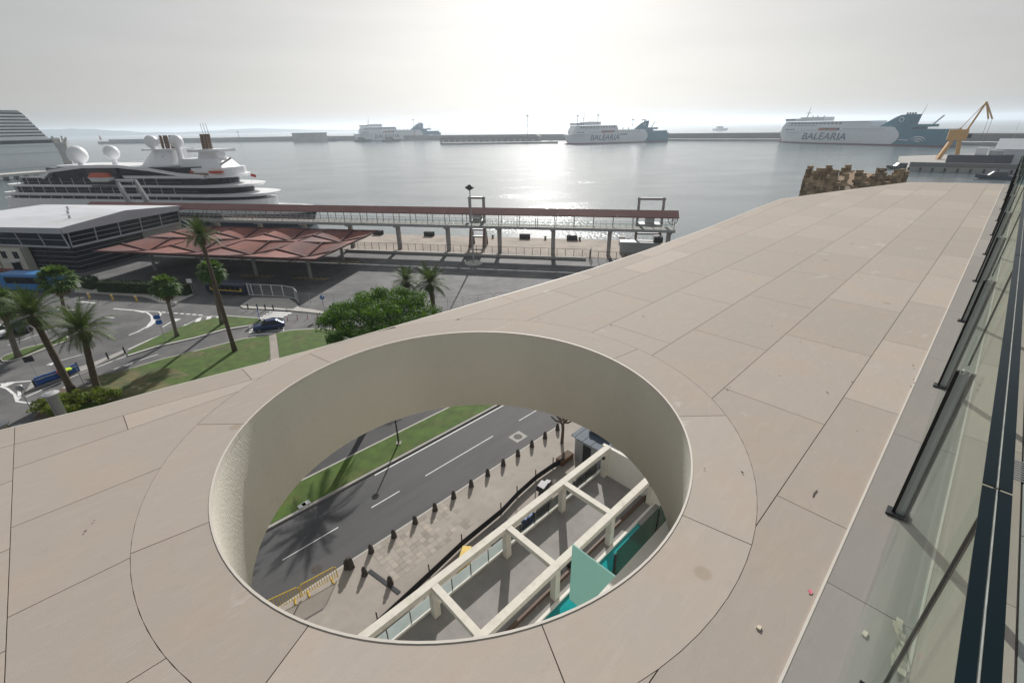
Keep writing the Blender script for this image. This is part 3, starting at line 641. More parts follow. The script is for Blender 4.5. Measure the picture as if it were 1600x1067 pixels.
# terrace with pergola at street level
TZ = 1.2
ter = thing('terrace', 'paved hotel terrace below the pergola', 'terrace', (0, 0, 0), RZ_UV)
MB().box(-6, 25.2, 11.22, 16.1, -.05, TZ).build('deck', 'terrace_floor', ter)
MB().box(-6, 32, .9, 8.98, -.05, TZ-.01).build('deck', 'terrace_floor', ter)
MB().box(-6, 25.2, 15.9, 16.12, TZ, TZ+.12).build('upstand', 'render_white', ter)
MB().box(24.95, 25.2, 10.4, 16.0, TZ, TZ+2.7).build('end_wall', 'render_white', ter)
MB().box(-6, 24.9, 11.78, 11.92, TZ, TZ+.3).build('bench', 'wood', ter)
MB().box(25.25, 32, 9.0, 16.1, -.05, TZ-.02).build('deck', 'terrace_floor', ter)
pool = thing('plunge_pool', 'long narrow teal plunge pool beside the pergola', 'pool', (0, 0, 0), RZ_UV)
MB().box(-6, 25, 9.0, 9.2, 0, TZ+.05).build('pool_wall', 'render_white', pool); MB().box(-6, 25, 11.02, 11.2, 0, TZ+.03).build('pool_wall', 'render_white', pool)
MB().box(22.5, 25, 9.2, 11.02, 0, TZ+.04).build('pool_step', 'terrace_floor', pool)
M('pool_water', (.012, .26, .26), .1, .15, .8, .2, 3, spec=.3)
MB().box(-6, 22.5, 9.2, 11.02, 0, TZ-.12).build('water', 'pool_water', pool)
per = thing('pergola', 'cream concrete pergola frame over the terrace', 'pergola', (0, 0, 0), RZ_UV)
BT = TZ+2.75; colU = [-2.9, 2.75, 8.45, 14.1, 19.6, 24.75]
MB().box(-5, 25.1, 15.3, 15.75, BT-.38, BT).build('beam', 'beam_paint', per); MB().box(-5, 25.1, 11.2, 11.65, BT-.38, BT).build('beam', 'beam_paint', per)
for u in colU:
    if u < 24: MB().box(u-.2, u+.2, 11.652, 15.298, BT-.36, BT-.01).build('cross_beam', 'beam_paint', per)
    for v in (15.525, 11.425):
        c = MB().box(u-.21, u+.21, v-.19, v+.19, TZ, BT-.382).build('column', 'beam_paint', per)
        MB().ball((u-.30 if u > 20 else u+.30, v-.05, TZ+1.95), .13, 12).build('wall_lamp', 'black_metal', c, smooth=True)
tb = thing('terrace_balustrade', 'low glass balustrade on the street side of the terrace', 'balustrade', (0, 0, TZ+.12), RZ_UV)
for k in range(20):
    u = -4.5+k*1.45
    MB().box(u-.02, u+.02, 15.99, 16.03, 0, 1.0).build('post', 'black_metal', tb); MB().box(u+.03, u+1.40, 16.0, 16.015, .05, 1.02).build('glass_pane', 'milk_glass' if k < 13 else 'guard_glass', tb)
# hoarding and clutter between terrace and pavement
hf = thing('screen_fence', 'black cloth screen fence along the back of the pavement', 'fence', (0, 0, .13), RZ_UV)
fu = [(2, 17.6), (6, 18.0), (10, 18.5), (13, 18.9), (16.9, 19.1), (19, 19.5), (21.4, 19.75), (23.5, 19.7), (24.6, 19.5)]
for (a, b) in zip(fu[:-1], fu[1:]):
    MB().bar((a[0], a[1], .36), (b[0], b[1], .36), .03, .55).build('cloth_panel', 'screen_cloth', hf)
    MB().box(a[0]-.03, a[0]+.03, a[1]+.03, a[1]+.09, 0, 1.15).build('post', 'black_metal', hf)
rr = random.Random(4)
for k, (u, v, lab, mat) in enumerate([(15.2, 17.4, 'black covered heap of furniture behind the screen fence', 'screen_cloth'), (20.5, 18.0, 'grey tarpaulin covered stack beside the pergola corner', 'dark_metal'), (17.8, 17.2, 'blue plastic crate heap against the terrace edge', 'barrier_blue'), (11.8, 17.1, 'yellow toolbox pile under the front pergola beam', 'yellow')]):
    hp = thing('covered_stack', lab, 'stack', (*UV(u, v), .13), RZ_UV+.2*k)
    for j in range(4):
        a = rr.uniform(.35, .9); b = rr.uniform(.25, .45); cx, cy = rr.uniform(-.7, .7), rr.uniform(-.3, .3); MB().prism([(cx-a, cy-b), (cx+a, cy-b*.8), (cx+a*.9, cy+b), (cx-a*.8, cy+b*.9)], j*.22, j*.22+.3+rr.random()*.2, [(cx-a*.8, cy-b*.7), (cx+a*.8, cy-b*.6), (cx+a*.7, cy+b*.8), (cx-a*.7, cy+b*.7)]).build('bundle', mat, hp)
pl = thing('tree_planter', 'round black planter ball on the pergola terrace floor', 'planter', (*UV(16.4, 12.1), TZ)); MB().ball((0, 0, .30), .32, 14).build('pot', 'black_metal', pl, smooth=True)
kx = thing('service_kiosk', 'grey cabin with blue grey corrugated roof at pergola corner', 'kiosk', (*UV(27.3, 18.0), .13), RZ_UV)
MB().box(-1.5, 1.5, -1.3, 1.3, 0, 2.3).build('wall', 'galv', kx)
for i in range(8): MB().bar((-1.7, -1.5+i*.42, 2.36+.02*(i % 2)), (1.7, -1.5+i*.42, 2.55+.02*(i % 2)), .40, .05).build('roof_sheet', 'kiosk_roof', kx)
MB().box(-.2, 1.3, -.8, .9, 2.62, 3.0).build('roof_unit', 'dark_metal', kx); MB().box(-1.54, -1.502, -.4, .4, .1, 2.0).build('door', 'dark_metal', kx)
for k, (u, v, lab) in enumerate([(25.0, 19.7, 'rusty steel planter box at the end of the screen fence'), (31.4, 20.4, 'rusty steel planter box beyond the grey kiosk')]):
    b = thing('planter_box', lab, 'planter', (*UV(u, v), .13), RZ_UV); MB().box(-.8, .8, -.35, .35, 0, .5).build('box', 'rust', b); MB().box(-.74, .74, -.29, .29, .5, .52).build('soil', 'soil', b)

# ================================================================== STREET FURNITURE
def bollard_proto():
    r = thing('stone_bollard', '', 'bollard')
    MB().lathe([(.22, 0), (.22, .06), (.20, .09), (.16, .44), (.175, .46), (.17, .50), (.11, .56), (.09, .60), (.12, .64), (.08, .70), (.015, .74)], 10).build('body', 'bollard_iron', r)
    return r
bp = bollard_proto()
bu = [6.45+1.79*k for k in range(13)]
for k, u in enumerate(bu):
    o = bp if k == 0 else dup(bp)
    place(o, (*UV(u, 23.05), .13), 0, ORD[k]+' dark bollard along the avenue kerb, counted from the yellow barriers'); o['group'] = 'bollards along the avenue kerb'
for k, (px, py) in enumerate([(610, 912), (570, 897)]):
    o = dup(bp); p = G(px, py, .13); place(o, p, 0, ['dark bollard standing inside the pavement near the pergola beam', 'dark bollard next to the barrier end, set back from kerb'][k]); o['group'] = 'bollards inside the pavement'
kb = thing('kerb_pedestal', 'wide dark tapered pedestal at the end of the yellow barriers', 'pedestal', G(548, 886, .13))
MB().lathe([(.30, 0), (.26, .3), (.22, .8), (.16, .85), (.15, .95)], 4).build('body', 'bollard_iron', kb)
# crowd barriers
def barrier_proto():
    r = thing('crowd_barrier', '', 'barrier'); L2 = 1.1
    fr = MB().tube([(-L2, 0, .12), (-L2, 0, 1.02), (-L2+.08, 0, 1.1), (L2-.08, 0, 1.1), (L2, 0, 1.02), (L2, 0, .12)], .034, 8); fr.build('frame', 'yellow', r)
    MB().tube([(-L2, 0, .2), (L2, 0, .2)], .018, 6).build('lower_rail', 'yellow', r)
    for i in range(13): MB().tube([(-L2+.16+i*.157, 0, .2), (-L2+.16+i*.157, 0, 1.09)], .020, 5).build('bar', 'yellow', r)
    for x in (-.75, .75): MB().box(x-.04, x+.04, -.28, .28, 0, .05).build('foot', 'yellow', r); MB().tube([(x, 0, .04), (x, 0, .2)], .018, 6).build('stem', 'yellow', r)
    return r
cb = barrier_proto(); bl = [G(528, 900, .13), G(485, 925, .13), G(436, 949, .13)]
lab = ['yellow metal crowd barrier nearest the wide pedestal', 'middle yellow metal crowd barrier of the three in a row', 'yellow metal crowd barrier partly hidden by the opening edge']
A0, A1 = G(531, 902, .13), G(424, 958, .13); dv = (A1-A0); step = 2.3
for k in range(3):
    o = cb if k == 0 else dup(cb); p = A0+dv.normalized()*(1.2+step*k); place(o, p, math.atan2(dv.y, dv.x)+[.03, -.06, .05][k], lab[k]); o['group'] = 'yellow crowd barriers'
o = MB().box(-.9, .9, -.35, .35, 0, .03).build('dark_strip', 'dark_metal'); o.location = G(600, 908, .14); o.rotation_euler = (0, 0, R(-35)); tag(o, 'long narrow dark strip lying across the pavement', 'steel plate')  # thin dark box set as a narrow strip on the paving
o.scale = (1.6, .35, 1)
# small street lamp in the median, ground boxes
def lamp(name, label, base, h, arm=0, headw=.5, mat='dark_metal', rz=0):
    r = thing(name, label, 'street lamp', base, rz); MB().tube([(0, 0, 0), (0, 0, h)], [.09, .05], 8).build('pole', mat, r); MB().box(-.22, .22, -.22, .22, 0, .05).build('base_plate', 'concrete', r)
    MB().lathe([(.06, h), (headw, h+.12), (headw*.9, h+.2), (.05, h+.32)], 10).build('lamp_head', mat, r); return r
lamp('street_lamp', 'dark slim street lamp standing in the median lawn', G(623, 692, .17), 3.2, headw=.28)
for k, px in enumerate(((472, 790), (478, 786))):
    o = MB().box(-.3, .3, -.22, .22, 0, .03).build('inspection_cover', 'galv'); o.location = G(*px, .17); o.rotation_euler = (0, 0, RZ_UV); tag(o, ['pale inspection cover in the median lawn, nearer the camera', 'pale inspection cover in the median lawn, farther along'][k], 'inspection cover')
# tall quay lamp with round base
hl_ = thing('mast_lamp', 'tall mast lamp on a round concrete base by the walkway', 'street lamp', G(740, 412, 0))
MB().lathe([(1.9, 0), (1.9, .18), (1.75, .22)], 28).build('base', 'concrete_pale', hl_); MB().tube([(0, 0, .2), (0, 0, 15.2)], [.2, .1], 10).build('pole', 'galv', hl_)
MB().lathe([(.1, 15.0), (.95, 15.55), (.95, 15.7), (.1, 16.2)], 8).build('lamp_head', 'dark_metal', hl_)
# signs, delineators, low bollards
def sign(name, label, base, h, kind, face=0, mat='sign_blue', cat='road sign'):
    r = thing(name, label, cat, base, face); MB().tube([(0, 0, 0), (0, 0, h)], .04, 6).build('pole', 'galv', r)
    if kind == 'disc':
        m = MB(); n = 20
        m.v = [(.35*math.cos(2*math.pi*i/n), -.05, h-.35+.35*math.sin(2*math.pi*i/n)) for i in range(n)]+[(.35*math.cos(2*math.pi*i/n), -.08, h-.35+.35*math.sin(2*math.pi*i/n)) for i in range(n)]
        m.f = [tuple(range(n-1, -1, -1)), tuple(range(n, 2*n))]+[(i, (i+1) % n, n+(i+1) % n, n+i) for i in range(n)]; m.build('sign_face', mat, r)
        MB().add([(-.16, -.083, h-.38), (.06, -.083, h-.38), (.06, -.083, h-.48), (.22, -.083, h-.33), (.06, -.083, h-.18), (.06, -.083, h-.28), (-.16, -.083, h-.28)], [(0, 1, 2, 3, 4, 5, 6)]).build('arrow', 'paint', r)
    elif kind == 'panel': MB().box(-.45, .45, -.09, -.05, h-.7, h).build('sign_face', mat, r)
    elif kind == 'two':
        for z in (h-.45, h-1.2): MB().box(-.35, .35, -.09, -.05, z-.3, z+.3).build('sign_face', mat, r)
    return r
sign('road_sign', 'pole with two small blue signs on the lawn island', G(259, 532, .16), 4.0, 'two', R(35))
sign('road_sign', 'round blue direction sign on thin pole by the fence', G(508, 488, .12), 2.9, 'disc', R(10))
sign('road_sign', 'slim pole with small sign at the blue barrier island', G(62, 594, .1), 3.2, 'panel', R(30), 'dark_metal')
sign('road_sign', 'thin grey sign pole beside the front palms', G(134, 606, .1), 2.6, 'none')
sign('road_sign', 'thin pole with round mirror near the road corner', G(52, 646, 0), 3.4, 'disc', R(200), 'galv')
sign('road_sign', 'white panel sign in front of the hedge', G(303, 461, .1), 3.0, 'panel', R(0), 'white_paint')
sign('street_pole', 'thin white pole on the left lawn island', G(58, 542, .16), 6.5, 'none', cat='pole')
bs = thing('oval_board', 'large blue oval keep-right board on the lawn island tip', 'road sign', G(406, 501, .16), R(-60))
m = MB(); n = 24
m.v = [(.62*math.cos(2*math.pi*i/n), y, 1.05+.95*math.sin(2*math.pi*i/n)) for y in (0, .08) for i in range(n)]; m.f = [tuple(range(n-1, -1, -1)), tuple(range(n, 2*n))]+[(i, (i+1) % n, n+(i+1) % n, n+i) for i in range(n)]
m.build('board', 'sign_blue', bs); MB().box(-.3, .3, -.1, .18, 0, .12).build('foot', 'dark_metal', bs)
dp = thing('delineator_post', '', 'delineator'); MB().lathe([(.12, 0), (.12, .04), (.05, .06), (.05, .75), (.03, .78)], 8).build('post', 'red_plastic', dp); MB().lathe([(.053, .45), (.053, .58)], 8).build('band', 'white_paint', dp)
for k, c in enumerate(zm([(415,715),(505,708),(600,697),(690,683)], 380, 380, 5.927)):
    o = dp if k == 0 else dup(dp); place(o, G(*c, 0), 0, ORD[k]+' red delineator post beyond the blue car, counted from it'); o['group'] = 'red delineator posts'
lb = thing('low_bollard', '', 'bollard'); MB().lathe([(.1, 0), (.1, .85), (.07, .92)], 8).build('post', 'dark_metal', lb)
for k, c in enumerate(zm([(48,610),(135,612),(207,614),(282,620)], 380, 380, 5.927)):
    o = lb if k == 0 else dup(lb); place(o, G(*c, .12), 0, ORD[k]+' dark low bollard on pavement by white gates, from left'); o['group'] = 'low bollards by the gates'
for k, c in enumerate(zm([(1205,135),(1045,190),(755,285),(345,460)], 0, 530, 6.154)):
    o = dup(lb); place(o, G(*c, .14), 0, ORD[k]+' thin dark post on the splitter island, counted from lawn tip'); o['group'] = 'posts on the splitter island'
yb = thing('yellow_post', '', 'bollard'); MB().box(-.12, .12, -.12, .12, 0, 1.0).build('post', 'amber_paint', yb); MB().box(-.14, .14, -.14, .14, 1.0, 1.06).build('cap', 'amber_paint', yb)
for k, c in enumerate(zm([(940,580),(1180,598),(1430,612)], 0, 380, 6.667)):
    o = yb if k == 0 else dup(yb); place(o, G(*c, .01), 0, ORD[k]+' cream post in the lay-by below the hedge, from left'); o['group'] = 'cream posts in the lay-by'
# blue plastic barriers with hi-vis end
wb = thing('water_barrier', '', 'barrier'); MB().prism([(-.5, -.2), (.5, -.2), (.5, .2), (-.5, .2)], 0, 1.0, [(-.48, -.07), (.48, -.07), (.48, .07), (-.48, .07)]).build('body', 'barrier_blue', wb); MB().box(-.35, .35, -.215, .215, .06, .16).build('foot_slot', 'dark_metal', wb); MB().box(-.4, .4, -.16, .16, .72, .8).build('white_band', 'white_paint', wb)
c0, c1 = G(66, 600, .14), G(117, 582, .14); dv = c1-c0
for k in range(5):
    o = wb if k == 0 else dup(wb); p = c0+dv*(k/4); place(o, p, math.atan2(dv.y, dv.x)+.12*(-1)**k, ORD[k]+' blue plastic road barrier on the splitter island, from left'); o['group'] = 'blue plastic barriers'
hv = thing('hi_vis_board', 'fluorescent yellow board at the end of blue barriers', 'road sign', c0+dv*.86+Vector((.3, -.5, 0)), math.atan2(dv.y, dv.x)); MB().lathe([(.02, .75), (.5, .8), (.5, .95), (.02, 1.0)], 18).build('board', 'hi_vis', hv); MB().box(-.8, -.35, -.3, .3, .5, 1.1).build('arrow_panel', 'orange', hv); MB().box(-.1, .1, -.1, .1, 0, .76).build('stand', 'dark_metal', hv)
# metal columns near the slab edge
for k, (px, top, lab) in enumerate([((118, 690), (79, 613), 'steel ventilation column with flat round cap by the shrubs'), ((22, 700), (-2, 660), 'steel column with cap at the left picture edge')]):
    b = G(*px, .1); h = 4.6; r = thing('vent_column', lab, 'column', b)
    best = min((abs((lambda q: q)(ray(*top).z/ray(*top).xy.length*b.xy.length+HC-.1-hh)), hh) for hh in [x*.1 for x in range(20, 120)]); h = best[1]
    MB().lathe([(.42, 0), (.42, h-.25)], 20).build('shaft', 'steel', r, smooth=False); MB().lathe([(.62, h-.25), (.64, h-.12), (.30, h)], 20).build('cap', 'galv', r)

# ------- vehicles
def wheel(parent, x, y, r, wd, s):
    t = MB(); n = 18; prof = [(r*.62, -wd/2), (r*.95, -wd/2), (r, -wd*.3), (r, wd*.3), (r*.95, wd/2), (r*.62, wd/2)]
    for rad, yy in prof: t.v += [(x+rad*math.cos(2*math.pi*k/n), y+yy, r+rad*math.sin(2*math.pi*k/n)) for k in range(n)]
    for i in range(len(prof)): j = (i+1) % len(prof); t.f += [(i*n+k, i*n+(k+1) % n, j*n+(k+1) % n, j*n+k) for k in range(n)]
    w_ = t.build('wheel', 'tyre', parent); d = MB()
    d.v = [(x+r*.62*math.cos(2*math.pi*k/n), y+s*wd*.35, r+r*.62*math.sin(2*math.pi*k/n)) for k in range(n)]; d.f = [tuple(range(n))]; d.build('rim', 'rim', w_)
def loft(secs):                                          # closed cross sections along x
    m = MB(); n = len(secs[0][1])
    for x, pts in secs: m.v += [(x, y, z) for y, z in pts]
    for i in range(len(secs)-1): m.f += [(i*n+k, i*n+(k+1) % n, (i+1)*n+(k+1) % n, (i+1)*n+k) for k in range(n)]
    m.f += [tuple(range(n-1, -1, -1)), tuple((len(secs)-1)*n+k for k in range(n))]; return m
def car(name, label, loc, rz, paint):
    r = thing(name, label, 'car', loc, rz)
    def sec(x, zb, zt, hw): return (x, [(-hw*.92, zb), (-hw, zb+.18), (-hw, (zb+zt)/2+.05), (-hw*.94, zt-.04), (-hw*.8, zt), (hw*.8, zt), (hw*.94, zt-.04), (hw, (zb+zt)/2+.05), (hw, zb+.18), (hw*.92, zb)])
    loft([sec(-2.12, .42, .70, .62), sec(-2.02, .28, .82, .80), sec(-1.6, .2, .90, .89), sec(-.9, .2, .97, .90), sec(.4, .2, .98, .90), sec(1.5, .2, 1.0, .90), sec(1.95, .25, .98, .86), sec(2.1, .4, .85, .76)]).build('body', paint, r, smooth=True)
    def cab(x, zt, hw, hb): return (x, [(-hb, .93), (-hw, zt), (hw, zt), (hb, .93)])
    loft([cab(-1.0, .96, .80, .84), cab(-.35, 1.40, .64, .84), cab(.6, 1.47, .65, .84), cab(1.35, 1.40, .63, .83), cab(1.95, .99, .74, .80)]).build('cabin_glass', 'dark_glass', r)
    loft([(x, [(-hw, zt), (-hw*.9, zt+.03), (hw*.9, zt+.03), (hw, zt)]) for x, zt, hw in ((-.36, 1.385, .66), (.1, 1.45, .67), (.8, 1.46, .67), (1.38, 1.39, .65))]).build('roof', paint, r, smooth=True)
    for s in (-1, 1):
        for x0, z0, x1, z1 in ((-1.0, .95, -.36, 1.40), (1.93, .98, 1.37, 1.40), (.32, .95, .30, 1.44)): MB().bar((x0, s*.84, z0), (x1, s*.665, z1), .07, .05).build('pillar', paint, r)
        MB().box(-.72, -.55, s*.9-.1, s*.9+.1, .96, 1.08).build('mirror', paint, r)
        for x in (-1.32, 1.30): wheel(r, x, s*.80, .32, .22, s)
        MB().box(-2.08, -1.9, s*.62-.14, s*.62+.14, .64, .76).build('headlight', 'lamp_glass', r); MB().box(1.98, 2.09, s*.66-.12, s*.66+.12, .72, .86).build('tail_light', 'tail_red', r)
    MB().box(2.06, 2.13, -.25, .25, .55, .66).build('number_plate', 'white_paint', r); MB().box(-2.15, -2.05, -.35, .35, .45, .56).build('grille', 'dark_metal', r)
    return r
W1, W2 = G(407, 519.5, 0), G(436, 515, 0); cd = W2-W1; cang = math.atan2(cd.y, cd.x); cm = (W1+W2)/2+Vector((-math.sin(cang), math.cos(cang), 0))*.8
car('parked_car', 'dark blue hatchback car driving over the zebra crossing', (cm.x, cm.y, .012), cang, 'car_blue')
car('parked_car', 'dark car half hidden by palm trunk at the left edge', (*G(31, 518).xy, .01), R(160), 'navy')
car('parked_car', 'pale blue and white car cut by the left picture edge', (*G(0, 524).xy, .01), R(155), 'white_paint')
def coach(name, label, loc, rz, paint, Ln=11.5, Ht=3.4, stripe=None):
    r = thing(name, label, 'coach', loc, rz)
    def sec(x, zb, zt, hw): return (x, [(-hw, zb), (-hw, zt-.35), (-hw*.9, zt-.06), (-hw*.7, zt), (hw*.7, zt), (hw*.9, zt-.06), (hw, zt-.35), (hw, zb)])
    h = Ln/2; loft([sec(-h, .5, Ht*.62, 1.1), sec(-h+.15, .35, Ht*.8, 1.22), sec(-h+.7, .3, Ht-.06, 1.27), sec(-h+1.5, .3, Ht, 1.27), sec(h-.4, .3, Ht, 1.27), sec(h-.05, .35, Ht-.15, 1.22), sec(h, .5, Ht-.4, 1.15)]).build('body', paint, r)
    for s in (-1, 1):
        for i in range(6): x = -h+1.5+i*(Ln-2.3)/6; MB().box(x, x+(Ln-2.3)/6-.06, s*1.285-.012, s*1.285+.012, Ht*.45, Ht*.80).build('window', 'dark_glass', r)
        for x in (-h+2.2, h-2.8): wheel(r, x, s*1.10, .5, .3, s)
        if stripe: MB().box(-h+1.2, h-.5, s*1.282-.006, s*1.282+.006, .75, 1.35).build('stripe', stripe, r)
    MB().add([(-h+.10, -1.0, Ht*.45), (-h+.10, 1.0, Ht*.45), (-h+.60, 1.05, Ht*.9), (-h+.60, -1.05, Ht*.9)], [(0, 1, 2, 3)]).build('windscreen', 'dark_glass', r)
    for y in (-.8, .8): MB().box(-h-.02, -h+.12, y-.18, y+.18, .75, .95).build('headlight', 'lamp_glass', r)
    return r
bpz = G(20, 456); coach('coach', 'bright blue coach parked in front of the terminal', (bpz.x+3.4, bpz.y+1.2, .01), RZ_Q+R(4), 'coach_blue')
c2 = G(350, 461); coach('coach', 'low dark vehicle with a yellow stripe behind palm trunks', (c2.x+.5, c2.y+1.4, .01), RZ_Q+R(-2), 'navy', 8.4, 2.1, 'yellow')

# ------- fences and gates
def chain_fence(label, pts, h, gap, mat='galv', mesh_alpha=True, postr=.035, name='mesh_fence', z=0.05):
    f = thing(name, label, 'fence', (pts[0].x, pts[0].y, z)); o0 = pts[0]
    for a, b in zip(pts[:-1], pts[1:]):
        d = b-a; n = max(1, round(d.length/gap))
        for i in range(n):
            p, q_ = a+d*(i/n)-o0, a+d*((i+1)/n)-o0
            MB().tube([(p.x, p.y, 0), (p.x, p.y, h)], postr, 6).build('post', mat, f)
            MB().tube([(p.x, p.y, h-.05), (q_.x, q_.y, h-.05)], postr*.6, 5).build('rail', mat, f)
            wm = MB()
            for k in range(1, 5): wm.bar((p.x, p.y, h*k/5), (q_.x, q_.y, h*k/5), .012)
            for k in range(1, 9): s_ = p.lerp(q_, k/9); wm.bar((s_.x, s_.y, .05), (s_.x, s_.y, h-.06), .010)
            wm.build('wire_mesh', mat, f, kind='stuff')
    p = pts[-1]-o0; MB().tube([(p.x, p.y, 0), (p.x, p.y, h)], postr, 6).build('post', mat, f); return f
fz = lambda l: [G(*c) for c in zm(l, 380, 380, 5.927)]
chain_fence('grey wire mesh fence along the car park behind the tree', fz([(520,560),(850,580)])+[G(600, 478), G(700, 483), G(840, 470)], 2.0, 2.6)
gate = thing('white_gate', 'white framed mesh gates beside the car park entrance', 'gate', (*G(392, 463).xy, .05)); o0 = G(392, 463)
gp = fz([(60,485),(95,487),(185,490),(280,495),(380,500),(490,520),(520,560)])
for a, b in zip(gp[:-1], gp[1:]):
    a, b = a-o0, b-o0; gl = MB()
    MB().bar((a.x, a.y, .1), (b.x, b.y, .1), .08).build('bottom_rail', 'white_paint', gate); MB().bar((a.x, a.y, 2.1), (b.x, b.y, 2.1), .08).build('top_rail', 'white_paint', gate)
    MB().bar((a.x, a.y, 0), (a.x, a.y, 2.15), .12).build('post', 'white_paint', gate)
    for k in range(1, 10): s_ = a.lerp(b, k/10); gl.bar((s_.x, s_.y, .1), (s_.x, s_.y, 2.1), .015)
    for k in range(1, 6): gl.bar((a.x, a.y, .1+k*.34), (b.x, b.y, .1+k*.34), .015)
    gl.build('wire_mesh', 'galv', gate, kind='stuff')
chain_fence('dark post and rail fence along the quay below the walkway', [Vector((*QA(-62, 101.3), 0)), Vector((*QA(-2, 101.0), 0))], 1.7, 1.9, 'dark_metal', postr=.06, name='quay_fence')
chain_fence('taller dark mesh gate fence at the right end of the quay', [Vector((*QA(-2, 101.0), 0)), Vector((*QA(-2.2, 97.6), 0)), Vector((*QA(9, 97.0), 0))], 2.2, 1.9, 'dark_metal', postr=.06, name='quay_fence')

# ================================================================== PLANTS
def frond(m, base, az, el, ln, droop, wid, n=9, nl=26, rr=random):
    pts = []; p = Vector(base); d = Vector((math.cos(az)*math.cos(el), math.sin(az)*math.cos(el), math.sin(el)))
    for i in range(n+1):
        pts.append(p.copy()); p = p+d*(ln/n); d = (d+Vector((0, 0, -droop/n*(1+.8*i/n)))).normalized()
    side = Vector((-math.sin(az), math.cos(az), 0))
    for i in range(nl):
        t = .12+.86*i/nl; k = min(int(t*n), n-1); f = t*n-k; a = pts[k].lerp(pts[k+1], f); tg = (pts[k+1]-pts[k]).normalized()
        w_ = wid*(math.sin(math.pi*min(t*1.0+.08, 1))**.6)*rr.uniform(.85, 1.1); up = side.cross(tg)
        for s in (-1, 1):
            tip = a+side*s*w_+tg*w_*.75+up*w_*.12*rr.uniform(-1, 1.5)+Vector((0, 0, -w_*.25)); hw = tg*.035*ln/3
            m.add([a-hw, a+hw, tip], [(0, 1, 2)])
    for i in range(n): m.add([pts[i]-side*.03, pts[i]+side*.03, pts[i+1]+side*.02, pts[i+1]-side*.02], [(0, 1, 2, 3)])
def palm_trunk(r, h, lean, r0, r1, mat):
    pts = [(lean[0]*(t**1.3), lean[1]*(t**1.3), h*t) for t in [i/10 for i in range(11)]]
    MB().tube(pts, [r0*1.35]+[r0+(r1-r0)*i/10+.025*(i % 2) for i in range(1, 11)], 10).build('trunk', mat, r, smooth=True); return Vector(pts[-1])
def lean_for(base, top, h):                             # crown place on the pixel's ray at height h
    p = G(top[0], top[1], base.z+h); return (p.x-base.x, p.y-base.y)
def date_palm(label, base, h, top, fl, nf, seed, r0=.26, skirt=True):
    rr = random.Random(seed); r = thing('date_palm', label, 'palm tree', base, 0, 'date palms'); t = palm_trunk(r, h, top, r0, r0*.8, 'trunk')
    MB().lathe([(r0*.9, t.z-1.0), (r0*1.7, t.z-.5), (r0*1.8, t.z-.05), (r0*.8, t.z+.35)], 10, (t.x, t.y)).build('crown_base', 'trunk', r)
    m = MB()
    for i in range(nf):
        u = (i+.5)/nf; el = R(82)-u*R(88)+rr.uniform(-.1, .1); frond(m, t+Vector((0, 0, .25)), i*2.4+rr.uniform(-.2, .2), el, fl*rr.uniform(.85, 1.1), .75+.55*u+rr.uniform(-.1, .2), fl*.19, rr=rr)
    m.build('crown', 'palm_leaf', r)
    if skirt:
        m = MB()
        for i in range(7): frond(m, t, i*.9+rr.random(), R(-15), fl*.55, 1.6, fl*.1, nl=14, rr=rr)
        m.build('dead_fronds', 'dead_leaf', r)
    return r
def fan_palm(label, base, h, top, rad, nf, seed, r0=.24):
    rr = random.Random(seed); r = thing('fan_palm', label, 'palm tree', base, 0, 'fan palms'); t = palm_trunk(r, h, top, r0, r0*.85, 'trunk_pale'); m = MB(); dd = MB()
    def fan(mb, c, d, s):
        e = d.cross(Vector((0, 0, 1))); e = e.normalized() if e.length > .05 else Vector((1, 0, 0)); nrm = e.cross(d); nseg = 11
        for k in range(nseg):
            a0 = R(-105)+R(210)*k/nseg; a1 = R(-105)+R(210)*(k+1)/nseg; am = (a0+a1)/2
            p0 = c+(d*math.cos(a0)+e*math.sin(a0))*s*.6; p1 = c+(d*math.cos(a1)+e*math.sin(a1))*s*.6; tip = c+(d*math.cos(am)+e*math.sin(am))*s*rr.uniform(.9, 1.1)+nrm*s*.06*(-1)**k+Vector((0, 0, -.22*s*abs(math.cos(am))))
            mb.add([c, p0, tip, p1], [(0, 1, 2, 3)])
    for i in range(nf):
        u = (i+.5)/nf; el = R(80)-u*R(115)+rr.uniform(-.12, .12); az = i*2.4+rr.uniform(-.2, .2); d = Vector((math.cos(az)*math.cos(el), math.sin(az)*math.cos(el), math.sin(el)))
        c = t+Vector((0, 0, .2))+d*rad*.52; m.tube([t, c], .02, 4, False); fan(m, c, (d+Vector((0, 0, -.25))).normalized(), rad*.52)
    m.build('crown', 'palm_leaf2', r)
    for i in range(26):
        az = i*2.4; d = Vector((math.cos(az)*.45, math.sin(az)*.45, -1)).normalized(); fan(dd, t+Vector((0, 0, -.1-.5*rr.random()))+d*.3, d, rad*.45)
    dd.build('dead_fronds', 'dead_leaf', r); return r
def put(fn, label, bpx, tpx, h, *a):
    b = G(*bpx, .16); return fn(label, b, h, lean_for(b, tpx, h), *a)
put(date_palm, 'tallest leaning palm with small crown on the lawn by the slip road', (367, 548), (314, 372), 14.6, 2.7, 46, 1, .26)
put(fan_palm, 'fan palm with brown skirt standing on the lawn island beside the road sign', (277, 525), (258, 451), 6.9, 2.1, 40, 2)
put(fan_palm, 'fan palm behind the tallest palm trunk', (347, 506), (331, 428), 8.4, 2.1, 40, 3)
put(date_palm, 'large date palm left of the pair at the shrub bed', (113, 611), (53, 497), 8.6, 4.0, 48, 4, .34)
put(date_palm, 'broad date palm right of the pair at the shrub bed', (154, 611), (131, 521), 7.0, 3.7, 46, 5, .34)
put(fan_palm, 'palm at the left picture edge on the small island', (29, 557), (4, 478), 7.0, 2.4, 36, 6, .3)
